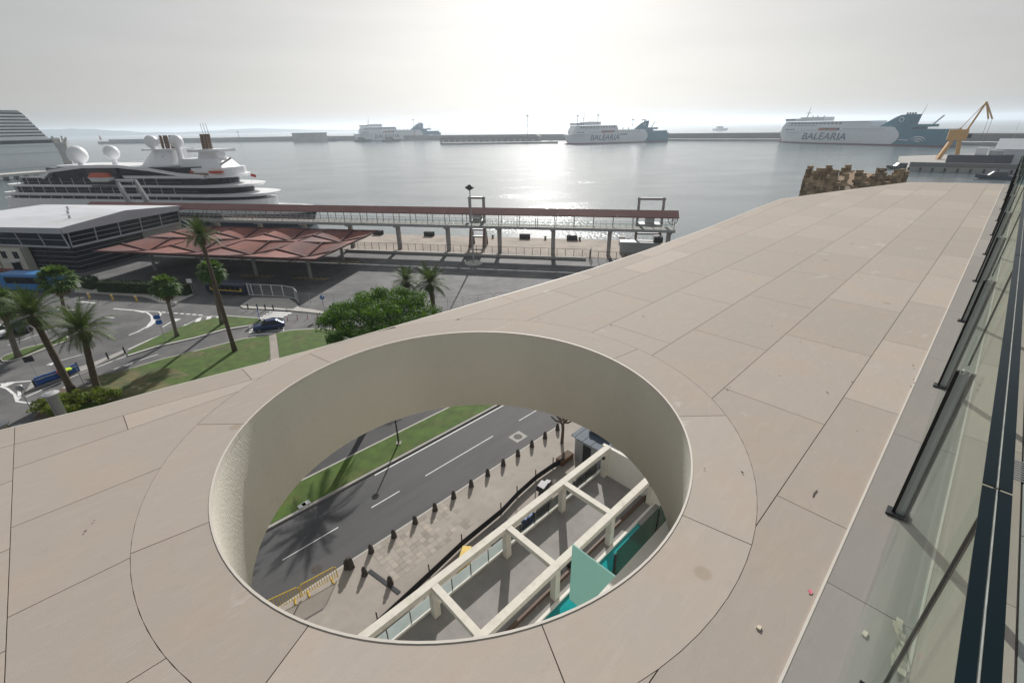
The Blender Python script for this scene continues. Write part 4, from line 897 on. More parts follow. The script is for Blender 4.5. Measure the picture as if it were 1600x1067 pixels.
put(fan_palm, 'big fan palm in front of the blue coach', (112, 520), (91, 441), 7.6, 2.6, 44, 7)
put(date_palm, 'smaller date palm behind the round green tree', (647, 488), (635, 442), 4.4, 3.1, 42, 8, .34)
put(date_palm, 'larger upright date palm right of the round green tree', (680, 497), (672, 447), 4.6, 3.9, 50, 9, .36)
for k, (u, v, h_) in enumerate([(9, 37.3, 7.0), (16.5, 38.0, 7.6), (2, 38.0, 7.2)]):
    date_palm(ORD[k]+' of the avenue palms behind the slab whose shadows streak the road', Vector((*UV(u, v), .02)), h_-1.2, (.3, -.2), 3.2, 36, 50+k, .3, False)
# broad leafy tree
def leaf_cloud(m, c, rad, n, s, rr, flat=.75):
    for i in range(n):
        d = Vector((rr.gauss(0, 1), rr.gauss(0, 1), rr.gauss(0, 1))).normalized(); p = Vector(c)+Vector((d.x*rad, d.y*rad, d.z*rad*flat))*rr.random()**.35
        a = Vector((rr.gauss(0, 1), rr.gauss(0, 1), rr.gauss(0, .5))).normalized(); b = d.cross(a); b = b.normalized() if b.length > .1 else Vector((0, 0, 1)); q_ = s*rr.uniform(.6, 1.2)
        m.add([p-a*q_*.5, p+b*q_*.3, p+a*q_*.5+d*q_*.15, p-b*q_*.3], [(0, 1, 2, 3)])
def broad_tree(label, base, w_, h, seed, nclump=90):
    rr = random.Random(seed); r = thing('broadleaf_tree', label, 'tree', base)
    MB().tube([(0, 0, 0), (.1, .1, 1.4), (.1, .2, 2.6)], [.45, .36, .3], 9).build('trunk', 'trunk_pale', r); m = MB()
    for i in range(7): a = i*.9; MB().tube([(.1, .2, 2.2), (math.cos(a)*w_*.2, math.sin(a)*w_*.2, h*.5), (math.cos(a)*w_*.36, math.sin(a)*w_*.36, h*.68)], [.2, .12, .05], 6).build('limb', 'trunk_pale', r)
    for i in range(nclump):
        a = rr.uniform(0, 2*math.pi); t = rr.random()**.5; z = h*.55+h*.38*math.sqrt(max(0, 1-t*t))*rr.uniform(-.75, 1); leaf_cloud(m, (math.cos(a)*t*w_*.45, math.sin(a)*t*w_*.45, z), rr.uniform(.8, 1.5), 300, .27, rr)
    m.build('crown', 'leaf', r); return r
tb_ = G(602, 548, .16); broad_tree('dense round green tree beside the slab edge', tb_, 15.5, 8.2, 21, 165)
# hedges, shrubs
def hedge(label, a, b, wd, h, seed):
    rr = random.Random(seed); d = b-a; r = thing('clipped_hedge', label, 'hedge', a); n = d.normalized(); s = Vector((-n.y, n.x, 0)); core = MB()
    core.prism([tuple((s*wd*.42).xy), tuple((d+s*wd*.42).xy), tuple((d-s*wd*.42).xy), tuple((-s*wd*.42).xy)], 0, h*.93); core.build('twigs', 'hedge', r); m = MB()
    for i in range(int(d.length*120)):
        p = d*rr.random(); k = rr.random(); q_ = s*wd*.5*rr.choice((-1, 1))+Vector((0, 0, rr.random()*h)) if k < .6 else s*wd*rr.uniform(-.5, .5)+Vector((0, 0, h*rr.uniform(.92, 1.04)))
        c = p+q_; u = Vector((rr.gauss(0, 1), rr.gauss(0, 1), rr.gauss(0, 1))).normalized()*.13; v = Vector((rr.gauss(0, 1), rr.gauss(0, 1), rr.gauss(0, 1))).normalized()*.09; m.add([c-u, c+v, c+u, c-v], [(0, 1, 2, 3)])
    m.build('foliage', 'hedge', r); return r
hedge('long dark clipped hedge in front of the canopy', G(160, 455), G(298, 461), 1.8, 2.1, 1); hedge('short rounded dark hedge block beside the terminal entrance', G(136, 449), G(152, 452), 1.8, 2.3, 2)
def shrub(label, base, w_, h, seed, n=14):
    rr = random.Random(seed); r = thing('low_shrub', label, 'shrub', base); m = MB(); st = MB()
    for i in range(n):
        a = rr.uniform(0, 6.28); t = rr.random()**.6; c = (math.cos(a)*t*w_/2, math.sin(a)*t*w_/2*.7, h*rr.uniform(.3, .75)); st.tube([(0, 0, 0), c], .02, 4); leaf_cloud(m, c, .5, 110, .22, rr)
    m.build('foliage', 'shrub', r); st.build('stems', 'trunk', r, kind='stuff')
for k, (px, w_, lab) in enumerate([((78, 640), 3, 'yellow green shrub under the steel column'), ((110, 632), 3.2, 'yellow green shrub below the large date palm'), ((140, 628), 3.2, 'yellow green shrub below the broad date palm'), ((168, 624), 3.0, 'yellow green shrub at the lawn end of the bed'), ((100, 648), 3, 'darker low shrub next to the slab edge')]):
    shrub(lab, G(*px, .15), w_, 1.5, 30+k)
# pollarded small tree by the kiosk
pt = thing('pollarded_tree', 'small pollarded tree with stub branches beside the kiosk', 'tree', G(878, 692, .13)); rr = random.Random(9); m = MB()
MB().tube([(0, 0, 0), (.05, 0, 1.5), (0, .1, 2.3)], [.16, .13, .15], 8).build('trunk', 'trunk', pt)
for i in range(6):
    a = i*1.05+.2; e = (math.cos(a)*1.1, math.sin(a)*1.1, 3.2+.3*math.sin(i*2)); MB().tube([(0, .1, 2.25), (e[0]*.6, e[1]*.6, 2.6), e], [.12, .09, .06], 6).build('limb', 'trunk', pt)
    if i in (1, 2): leaf_cloud(m, (e[0], e[1], e[2]+.3), .4, 60, .2, rr)
m.build('crown', 'leaf', pt)

# ================================================================== PORT BUILDINGS (quay frame)
can = thing('canopy_roof', 'red brown folded canopy roof on concrete columns', 'canopy', (0, 0, 0), RZ_Q)
AW, BD = 12.2, 12.45; ZH, ZL = 5.55, 4.05
for i in range(4):
    for j in range(2):
        a1 = -50.1-i*AW; a0 = a1-AW; b0 = 71.9+j*BD; b1 = b0+BD; ca, cb_ = (a0+a1)/2, (b0+b1)/2
        quads = [((a0, b0), (ca, b0), (a0, cb_)), ((a1, b0), (ca, b0), (a1, cb_)), ((a0, b1), (ca, b1), (a0, cb_)), ((a1, b1), (ca, b1), (a1, cb_))]
        for (c, e1, e2) in quads:                        # saddle quadrant: corner and edge middles, low at the column
            m = MB(); n = 5
            P = lambda s, t: (c[0]+(ca-c[0])*s, c[1]+(cb_-c[1])*t, ZH-.15+(.30 if False else 0)-(ZH-ZL-.15)*s*t+(.28*(1-s)*(1-t) if (i+j) % 2 == 0 else .1*(1-s)*(1-t)))
            for k in range(n+1):
                for q_ in range(n+1): m.v.append(P(k/n, q_/n))
            for k in range(n):
                for q_ in range(n): m.f.append((k*(n+1)+q_, (k+1)*(n+1)+q_, (k+1)*(n+1)+q_+1, k*(n+1)+q_+1))
            nv = len(m.v); m.v += [(x, y, z-.14) for x, y, z in m.v]; m.f += [tuple(v+nv for v in f[::-1]) for f in m.f]
            m.build('shell_panel', 'canopy_red', can, smooth=False)
        for e in ((ca, b0), (ca, b1), (a0, cb_), (a1, cb_)):
            MB().bar((ca, cb_, ZL+.16), (e[0], e[1], ZH+.02), .30, .28).build('rib', 'canopy_rib', can)
        MB().box(a0, a1, b0-.02, b0+.14, ZH-.22, ZH+.10).build('edge_beam', 'canopy_rib', can)
        MB().box(a1-.15, a1, b0+.15, b1-.05, ZH-.20, ZH+.08).build('edge_beam', 'canopy_rib', can)
        MB().lathe([(.34, 0), (.30, 2.6), (.42, ZL-.2)], 10, (ca, cb_)).build('column', 'concrete', can); MB().lathe([(.55, ZL+.05), (.55, ZL+.20)], 10, (ca, cb_)).build('drain', 'concrete_pale', can)
MB().box(-50.1-4*AW, -50.1, 71.9+2*BD-.05, 71.9+2*BD+.12, ZH-.22, ZH+.10).build('edge_beam', 'canopy_rib', can)

tm = thing('terminal_building', 'cruise terminal with white roof over a dark glass upper storey', 'building', (0, 0, 0), RZ_Q)
C = [(-106.5, 101.5), (-107.3, 87.5), (-106.4, 73.4), (-150, 73.0), (-150, 101.5)]
def rz_(z, k=0): return z+(1.0 if k == 1 else 0)
zr = [9.6, 10.7, 9.7, 9.3, 9.3]
m = MB(); m.v = [(p[0]+(.9 if i < 3 else 0), p[1]-(.8 if 1 < i < 4 else 0), zr[i]) for i, p in enumerate(C)]+[(p[0]+(.9 if i < 3 else 0), p[1]-(.8 if 1 < i < 4 else 0), 8.55) for i, p in enumerate(C)]
m.f = [(4, 3, 2, 1, 0)[::-1], (5, 6, 7, 8, 9)[::-1]]+[(i, (i+1) % 5, 5+(i+1) % 5, 5+i) for i in range(5)]; m.build('roof', 'roof_white', tm)
fm = MB()
for i in (0, 1, 2):
    a, b = m.v[i], m.v[i+1]; a2, b2 = m.v[5+i], m.v[6+i]; nn = Vector((b[1]-a[1], -(b[0]-a[0]), 0)).normalized()*-.06
    fm.add([Vector(a)+nn, Vector(b)+nn, Vector(b2)+nn, Vector(a2)+nn], [(0, 1, 2, 3)])
    MB().add([Vector(a)+nn*1.3+Vector((0, 0, .03)), Vector(b)+nn*1.3+Vector((0, 0, .03)), Vector(b2)+nn*1.3, Vector(a2)+nn*1.3, Vector(a)+nn*.2+Vector((0, 0, .03)), Vector(b)+nn*.2+Vector((0, 0, .03)), Vector(b2)+nn*.2, Vector(a2)+nn*.2], [(0, 1, 2, 3), (4, 7, 6, 5), (0, 4, 5, 1), (3, 2, 6, 7)]).build('fascia', 'fascia', tm)
# upper glazed storey, pane by pane with white mullions
def glazed(p, q_, z0, z1, n, mat, frame, lean=.0, bars=1):
    p, q_ = Vector((*p, 0)), Vector((*q_, 0)); d = q_-p; nn = Vector((d.y, -d.x, 0)).normalized()
    for i in range(n):
        a, b = p+d*(i/n), p+d*((i+1)/n); up = nn*lean
        pane = MB().add([a+Vector((0, 0, z0)), b+Vector((0, 0, z0)), b+up+Vector((0, 0, z1)), a+up+Vector((0, 0, z1))], [(0, 1, 2, 3)]).build('pane', mat, tm)
        MB().bar(a+nn*.05+Vector((0, 0, z0)), a+nn*.05+up+Vector((0, 0, z1)), .22, .16).build('mullion', frame, tm)
        for k in range(1, bars+1): t = k/(bars+1); MB().bar(a+nn*.04+up*t+Vector((0, 0, z0+(z1-z0)*t)), b+nn*.04+up*t+Vector((0, 0, z0+(z1-z0)*t)), .06, .08).build('transom', frame, tm)
    MB().bar(p+nn*.06+Vector((0, 0, z0)), q_+nn*.06+Vector((0, 0, z0)), .3, .35).build('sill_beam', 'fascia', tm)
    MB().bar(q_+nn*.05+Vector((0, 0, z0)), q_+nn*.05+nn*lean+Vector((0, 0, z1)), .22, .16).build('mullion', frame, tm)
glazed((-106.6, 74.0), (-106.6, 100.5), 5.6, 8.55, 5, 'dark_glass', 'fascia', .4, 2)
glazed((-149, 73.6), (-106.6, 73.6), 5.6, 8.55, 7, 'blue_glass', 'fascia', .4, 1)
MB().box(-149, -106.9, 74.1, 101, 5.3, 8.5).build('core', 'dark_metal', tm); MB().box(-149, -107.4, 74.6, 101, 0, 5.3).build('core', 'dark_metal', tm)
for k in range(5):
    MB().box(-118, -107.1, 74.3, 74.45, .4+k*1.0, 1.36+k*1.0).build('pane', 'dark_glass', tm); MB().box(-107.25, -107.1, 74.5, 90, .4+k*1.0, 1.36+k*1.0).build('pane', 'dark_glass', tm)
    MB().box(-118, -107.0, 74.2, 74.33, .34+k, .42+k).build('glazing_bar', 'grey_metal', tm); MB().box(-107.2, -107.0, 74.34, 90, .34+k, .42+k).build('glazing_bar', 'grey_metal', tm)
MB().box(-107.3, -106.95, 90, 101, 0, 5.3).build('wall', 'concrete', tm)
for k in range(4):
    a1 = -118.2-k*7.4; MB().box(a1-6.8, a1, 72.4, 74.0, 0, 5.28).build('wall', 'cream_wall', tm); MB().box(a1-6.8, a1, 72.34, 72.398, 0, .8).build('plinth', 'brick_red', tm)
    for x in (a1-5.6, a1-2.4):
        f = MB().box(x-.1, x+1.5, 72.36, 72.395, 3.0, 4.7).build('window', 'white_paint', tm); MB().box(x, x+.66, 72.33, 72.358, 3.1, 4.6).build('pane', 'dark_glass', f); MB().box(x+.74, x+1.4, 72.33, 72.358, 3.1, 4.6).build('pane', 'dark_glass', f)
    d = MB().box(a1-3.9, a1-1.6, 72.30, 72.33, .1, 2.3).build('door', 'dark_glass', tm); MB().box(a1-4.3, a1-1.2, 71.3, 72.29, 2.55, 2.68).build('awning', 'shed_white', tm)
for a, b, h in [(-118, 84, 1.1), (-126, 90, .8), (-112.5, 80, .6)]: MB().box(a-.15, a+.15, b-.15, b+.15, 9.3, 10.6+h*.4).build('roof_vent', 'galv', tm)
for k, a in enumerate((-121, -129)): MB().box(a-3.4, a+3.4, 78, 84, 9.55, 9.75+.05*k).build('roof_patch', 'concrete', tm)

wk = thing('covered_walkway', 'long raised passenger walkway with red brown roof', 'walkway', (0, 0, 0), RZ_Q)
wa0, wa1 = -135, 15.2; wb0, wb1 = 100.9, 104.3
MB().box(wa0, wa1, wb0, wb1, 5.75, 6.3).build('deck', 'concrete', wk); MB().box(wa0, wa1, wb0-.08, wb0-.01, 5.85, 6.4).build('deck_edge', 'galv', wk)
n_ = 12; seg = (wa1+.4-wa0)/n_
for i in range(n_):
    a, b = wa0+i*seg, wa0+(i+1)*seg-.05
    MB().add([(a, wb0-.45, 9.0), (b, wb0-.45, 9.0), (b, (wb0+wb1)/2, 10.1), (a, (wb0+wb1)/2, 10.1), (a, wb0-.45, 8.8), (b, wb0-.45, 8.8), (b, (wb0+wb1)/2, 9.9), (a, (wb0+wb1)/2, 9.9)], [(0, 1, 2, 3), (7, 6, 5, 4), (0, 4, 5, 1), (0, 3, 7, 4), (1, 5, 6, 2)]).build('roof_sheet', 'roof_red', wk)
    MB().add([(a, wb1+.45, 9.0), (b, wb1+.45, 9.0), (b, (wb0+wb1)/2+.01, 10.1), (a, (wb0+wb1)/2+.01, 10.1), (a, wb1+.45, 8.8), (b, wb1+.45, 8.8), (b, (wb0+wb1)/2+.01, 9.9), (a, (wb0+wb1)/2+.01, 9.9)], [(3, 2, 1, 0), (4, 5, 6, 7), (0, 1, 5, 4), (0, 4, 7, 3), (1, 2, 6, 5)]).build('roof_sheet', 'roof_red', wk)
a = wa1-.35; k = 0
while a > wa0:
    for y in (wb0+.08, wb1-.08): MB().box(a-.06, a+.06, y-.06, y+.06, 6.3, 9.05).build('post', 'grey_metal', wk)
    MB().box(a-4.05, a-.08, wb0+.04, wb0+.055, 6.42, 7.35).build('guard_pane', 'walk_glass', wk); MB().box(a-4.05, a-.08, wb1-.055, wb1-.04, 6.42, 7.35).build('guard_pane', 'walk_glass', wk)
    for y in (wb0+.05, wb1-.05):
        MB().box(a-4.1, a-.07, y-.03, y+.03, 7.38, 7.44).build('handrail', 'galv', wk)
        for s_ in (1.35, 2.7): MB().box(a-s_-.02, a-s_+.02, y-.03, y+.03, 6.3, 7.38).build('baluster', 'galv', wk)
    a -= 4.18
a = 14.2
while a > wa0:
    MB().box(a-.42, a+.42, 102.15, 102.95, 0, 5.2).build('column', 'concrete', wk); MB().add([(a-.5, 101.0, 5.5), (a+.5, 101.0, 5.5), (a+.5, 104.2, 5.5), (a-.5, 104.2, 5.5), (a-.5, 101.0, 5.74), (a+.5, 101.0, 5.74), (a+.5, 104.2, 5.74), (a-.5, 104.2, 5.74), (a-.42, 102.1, 5.2), (a+.42, 102.1, 5.2), (a+.42, 103.0, 5.2), (a-.42, 103.0, 5.2)], [(4, 5, 6, 7), (0, 1, 5, 4), (1, 2, 6, 5), (2, 3, 7, 6), (3, 0, 4, 7), (8, 9, 1, 0), (9, 10, 2, 1), (10, 11, 3, 2), (11, 8, 0, 3)]).build('column_head', 'concrete', wk); a -= 12.4
# boarding gangway gantries
def gantry(label, a, w_, h, wheel_=False):
    r = thing('boarding_gantry', label, 'gantry', (*QA(a, 108.2), .06), RZ_Q, 'boarding gantries on the quay')
    for s in (-1, 1):
        MB().bar((s*w_/2, 0, 0), (s*w_/2, 0, h), .55, .7).build('upright', 'grey_metal', r); MB().bar((s*w_/2, -2.2, 0), (s*w_/2, -.3, 5.4), .35, .4).build('strut', 'rust', r); MB().bar((s*w_/2, 2.2, 0), (s*w_/2, .3, 5.4), .35, .4).build('strut', 'rust', r)
    MB().box(-w_/2-.35, w_/2+.35, -.3, .3, h-.5, h).build('top_beam', 'grey_metal', r)
    for z in (2.2, 3.9, 5.6): MB().box(-w_/2, w_/2, -.22, .22, z-.2, z+.2).build('cross_beam', 'grey_metal', r)
    MB().box(-w_/2+.3, w_/2-.3, -1.6, 1.6, 5.9, 6.3).build('platform', 'galv', r); MB().box(-1.0, 1.0, -.9, .9, 6.3, 8.0).build('winch_house', 'ship_grey', r)
    if wheel_:
        t = MB(); n = 20; t.tube([(w_/2+2.3+1.0*math.cos(2*math.pi*i/n), -.5, 7.2+1.0*math.sin(2*math.pi*i/n)) for i in range(n+1)], .09, 6); t.build('cable_wheel', 'dark_metal', r)
        for i in range(3): c, s = math.cos(i*1.05), math.sin(i*1.05); MB().bar((w_/2+2.3-c, -.5, 7.2-s), (w_/2+2.3+c, -.5, 7.2+s), .06).build('spoke', 'dark_metal', r)
        MB().bar((w_/2, -.5, 6.4), (w_/2+2.4, -.5, 7.2), .12).build('bracket', 'dark_metal', r)
    return r
gantry('grey boarding gantry tower behind the mast lamp', -29.6, 3.4, 11.6); gantry('grey boarding gantry tower with cable wheel at walkway end', 10.4, 5.3, 11.8, True)
# quay details
fb = thing('fender_box', '', 'fender'); MB().box(-1.35, 1.35, -.5, .5, 0, 1.15).build('body', 'screen_cloth', fb); MB().box(-1.25, 1.25, -.56, -.5, .1, 1.05).build('face', 'dark_metal', fb)
for k, px in enumerate([592, 671, 820, 894, 518]):
    r_ = ray(px, 370); n_ = Vector((-math.sin(RZ_Q), math.cos(RZ_Q))); t = 117.3/(r_.xy.dot(n_)); p = r_.xy*t; o = fb if k == 0 else dup(fb)
    place(o, (p.x, p.y, .06), RZ_Q, ['black rectangular fender block on the quay edge, second from left', 'black rectangular fender block on the quay edge, third from left', 'black rectangular fender block on quay edge inside the sun glint', 'black rectangular fender block on the quay edge, farthest right', 'black rectangular fender block on quay edge nearest the white ship'][k]); o['group'] = 'fender blocks on the quay edge'
mb_ = thing('mooring_bollard', '', 'bollard'); MB().lathe([(.32, 0), (.25, .15), (.2, .5), (.42, .62), (.40, .8), (.1, .85)], 12).build('body', 'bollard_iron', mb_)
for k, px in enumerate([625, 702, 770, 852, 906, 982, 1030]):
    r_ = ray(px, 370); t = 116.9/(r_.xy.dot(n_)); p = r_.xy*t; o = mb_ if k == 0 else dup(mb_); place(o, (p.x, p.y, .06), 0, ORD[k]+' iron mooring bollard on the quay edge, counted from left'); o['group'] = 'mooring bollards on the quay'
cn = thing('quay_container', 'low white service container on the quay at slab edge', 'container', (*QA(8.5, 106.0), .06), RZ_Q)
MB().box(-4.2, 4.2, -1.3, 1.3, 0, 2.5).build('body', 'ship_grey', cn); MB().box(-4.3, 4.3, -1.4, 1.4, 2.5, 2.66).build('roof', 'roof_white', cn); MB().box(3.0, 4.9, -1.5, 1.5, 2.67, 3.9).build('roof_unit', 'dark_metal', cn); MB().box(-1, 0, -1.34, -1.302, .1, 2.2).build('door', 'galv', cn)
uc = thing('utility_cabinet', 'small pale cabinet standing on the quay beside the gantry', 'cabinet', (*QA(5.0, 113.5), .06), RZ_Q); MB().box(-.7, .7, -.5, .5, 0, 1.9).build('body', 'galv', uc); MB().box(-.8, .8, -.6, .6, 1.9, 2.0).build('lid', 'concrete_pale', uc)
bt = thing('blue_awning', 'bright blue tarpaulin cover showing at the slab edge', 'tarpaulin', (*QA(24, 112), .06), RZ_Q); MB().prism([(-4, -1.5), (4, -1.5), (4, 1.5), (-4, 1.5)], 0, 2.6, [(-3.6, -.3), (3.6, -.3), (3.6, .3), (-3.6, .3)]).build('cover', 'sign_blue', bt)

# ================================================================== SHIPS
def plan(x0, x1, w_, nose, tail=2.0, n=8, tw=.8):
    s = [(x0, -w_*tw), (x0+tail, -w_)]+[(x1-nose+nose*math.sin(math.pi/2*i/n), -w_*math.cos(math.pi/2*i/n)**.8) for i in range(n)]
    return s+[(x1, 0)]+[(x, -y) for x, y in s[::-1]]
sp = thing('expedition_ship', 'white expedition cruise ship with dark glass decks moored behind the walkway', 'ship', (*QA(-148, 139.5), -2), RZ_Q)
def tier(name, x0, x1, w_, nose, z0, z1, mat, tail=3, flare=0, parent=None):
    p = plan(x0, x1, w_, nose, tail); return MB().prism(p, z0+2, z1+2, plan(x0-flare*.3, x1+flare, w_+.15*(flare > 0), nose, tail) if flare else None).build(name, mat, parent or sp)
tier('lower_hull', -62, 53, 8.6, 34, -2, 2.2, 'navy', 3, 2.0); tier('upper_hull', -63, 54.5, 8.9, 34, 2.2, 3.4, 'ship_white', 3, 1.0)
tier('bulwark', -63, 40, 9.0, 22, 3.4, 6.4, 'ship_white', 3); tier('foredeck', -60, 50, 7.6, 26, 3.4, 3.7, 'ship_grey', 3)
dk = [(6.4, 7.5, -63, 40, 'dark'), (7.5, 8.3, -62, 41, 'white'), (8.3, 10.3, -60, 36, 'dark'), (10.3, 11.0, -59, 36, 'white'), (11.0, 13.1, -56, 31, 'dark'), (13.1, 13.9, -10, 31, 'white')]
for z0, z1, x0, x1, c in dk:
    if c == 'white': tier('deck_band', x0, x1, 9.0, 16, z0, z1, 'ship_white', 4, .6)
    else:
        tier('window_band', x0+2, x1-4, 8.2, 15, z0, z1, 'dark_glass', 4)
        ml = MB(); n = int((x1-x0-22)/4.8)
        for i in range(n): x = x0+4+i*4.8; ml.box(x-.05, x+.05, -8.92, -8.80, z0+2, z1+2)
        ml.build('balcony_dividers', 'ship_white', sp, kind='stuff'); rl = MB()
        for zz in (.9,): rl.box(x0+3, x1-16, -8.99, -8.95, z0+2+zz, z0+2+zz+.05)
        rl.build('balcony_rails', 'ship_grey', sp, kind='stuff')
tier('deck_house', -40, 20, 8.5, 8, 13.1, 16.3, 'dark_glass', 6)
# sweeping arch of the upper deck
ar = MB(); pr = [(-40, 13.2), (-36, 15.4), (-22, 16.8), (-8, 16.9), (4, 15.9), (16, 14.2), (24, 13.6)]
for s in (-9.05, 9.05):
    for (x, z) in pr: ar.v += [(x, s, z+2-.55), (x, s, z+2+.35), (x, s*.84, z+2+.35), (x, s*.84, z+2-.55)]
for k in range(2):
    o0 = k*len(pr)*4
    for i in range(len(pr)-1):
        for j in range(4): ar.f.append((o0+i*4+j, o0+i*4+(j+1) % 4, o0+(i+1)*4+(j+1) % 4, o0+(i+1)*4+j))
ar.build('deck_arch', 'ship_white', sp, kind='stuff')
MB().prism(plan(-36, 12, 7.9, 6, 4), 18.4, 18.9).build('sun_deck', 'ship_white', sp); tier('bridge_deck', 8, 28, 7.4, 9, 13.9, 14.6, 'teak', 2)
def lifeboat(x, z):
    b = loft([(x-4.5, [(-.3, z+.6), (-.9, z+1.4), (.9, z+1.4), (.3, z+.6)]), (x-3.2, [(-.9, z), (-1.4, z+1.3), (1.4, z+1.3), (.9, z)]), (x+3.2, [(-.9, z), (-1.4, z+1.3), (1.4, z+1.3), (.9, z)]), (x+4.5, [(-.3, z+.6), (-.9, z+1.4), (.9, z+1.4), (.3, z+.6)])])
    b.v = [(p[0], p[1]-9.9, p[2]) for p in b.v]; h = b.build('lifeboat', 'ship_white', sp)
    c = loft([(x-3.9, [(-1.1, z+1.32), (-.5, z+2.0), (.5, z+2.0), (1.1, z+1.32)]), (x-2.5, [(-1.35, z+1.32), (-1.0, z+2.7), (1.0, z+2.7), (1.35, z+1.32)]), (x+2.5, [(-1.35, z+1.32), (-1.0, z+2.7), (1.0, z+2.7), (1.35, z+1.32)]), (x+3.9, [(-1.1, z+1.32), (-.5, z+2.0), (.5, z+2.0), (1.1, z+1.32)])]); c.v = [(p[0], p[1]-9.9, p[2]) for p in c.v]; c.build('canopy', 'orange', h)
MB().box(-20.5, -8.5, -9.12, -6, 12.4, 18.2).build('boat_bay', 'dark_metal', sp); lifeboat(-14.5, 14.2)
f1 = MB().prism([(-3, -4.2), (9, -4.2), (9, 4.2), (-3, 4.2)], 18.9, 23.2, [(1.5, -3.0), (9, -3.0), (9, 3.0), (1.5, 3.0)]).build('funnel', 'ship_white', sp)
MB().add([(5.0, -3.75, 20.0), (6.8, -3.75, 20.0), (6.4, -3.35, 22.0)], [(0, 1, 2)]).build('emblem', 'navy', f1); MB().add([(4.2, -3.78, 20.0), (4.8, -3.78, 20.0), (5.8, -3.4, 22.1)], [(0, 1, 2)]).build('emblem', 'navy', f1)
MB().box(-1, 10.5, -4.6, 4.6, 23.2, 23.7).build('funnel_platform', 'ship_white', f1)
for i in range(5): MB().tube([(4.0+i*1.1, -1.0+.4*(i % 2), 23.7), (4.2+i*1.1, -1.0+.4*(i % 2), 27.6)], .42, 8).build('exhaust_pipe', 'brown_pipe', sp)
for x, y, z, r_ in [(2.2, -3.0, 25.8, 2.0), (11.2, -2.5, 25.8, 2.0), (-30, -2.5, 22.0, 2.9), (-16.2, -2.0, 22.6, 2.3)]:
    MB().ball((x, y, z), r_, 18).build('radome', 'ship_white', sp, smooth=True); MB().lathe([(.9, 18.8), (.7, z-r_*.85)], 10, (x, y)).build('radome_stand', 'ship_white', sp)
MB().prism([(10, -4), (27, -4), (27, 4), (10, 4)], 18.0, 20.6, [(11, -3.4), (24.5, -3.4), (24.5, 3.4), (11, 3.4)]).build('top_house', 'ship_white', sp); MB().prism(plan(8, 30, 6.5, 6), 15.9, 18.0).build('top_house', 'ship_white', sp)
MB().box(15.5, 27, -3.8, 3.8, 22.6, 23.4).build('mast_platform', 'ship_white', sp); MB().prism([(17, -2), (25, -2), (25, 2), (17, 2)], 20.6, 22.6, [(18, -2), (24, -2), (24, 2), (18, 2)]).build('mast_base', 'ship_white', sp)
for i in range(3): MB().tube([(19+i*1.3, -.5, 23.4), (19.4+i*1.3, -.5, 27.8)], .5, 8).build('exhaust_pipe', 'brown_pipe', sp)
for i in range(3): MB().tube([(19.5+i, .5, 23.4), (19.2+i, .5, 31)], .06, 5).build('aerial', 'dark_metal', sp)
cr = MB().tube([(25, -3, 15.9), (25, -3, 18.6)], .5, 8).build('deck_crane', 'ship_grey', sp); MB().bar((25, -3, 18.4), (31, -4, 20.8), .5, .5).build('crane_jib', 'ship_grey', cr)
for x in (16, 26.0): ob = loft([(x-2.6, [(-.2, 16.6), (-.5, 17), (.5, 17), (.2, 16.6)]), (x-1.5, [(-.7, 16.4), (-1, 17.2), (1, 17.2), (.7, 16.4)]), (x+1.5, [(-.7, 16.4), (-1, 17.2), (1, 17.2), (.7, 16.4)]), (x+2.6, [(-.2, 16.6), (-.5, 17), (.5, 17), (.2, 16.6)])]); ob.v = [(p[0], p[1]-6.0, p[2]) for p in ob.v]; ob.build('rescue_boat', 'orange', sp)
MB().tube([(33, 0, 12.2), (33.6, 0, 16)], .06, 5).build('flagstaff', 'white_paint', sp); MB().add([(33.6, 0, 15.9), (35.2, .2, 15.5), (35.2, .2, 14.6), (33.5, 0, 15.0)], [(0, 1, 2, 3)]).build('flag', 'red_plastic', sp)
# steel boarding frame left of the ship's side
af = thing('ship_gantry', 'grey steel A frame standing behind the terminal roof', 'gantry', (*QA(-128.5, 113), .06), RZ_Q)
for x in (-5, 1.5):
    MB().bar((x-.8, 0, 0), (x-3.2, 0, 14.5), .6, .6).build('leg', 'galv', af); MB().bar((x+2.2, 0, 0), (x-3.2, 0, 14.5), .6, .6).build('leg', 'galv', af)
MB().bar((-8.5, 0, 14.3), (-1.5, 0, 14.3), .6).build('top_beam', 'galv', af)

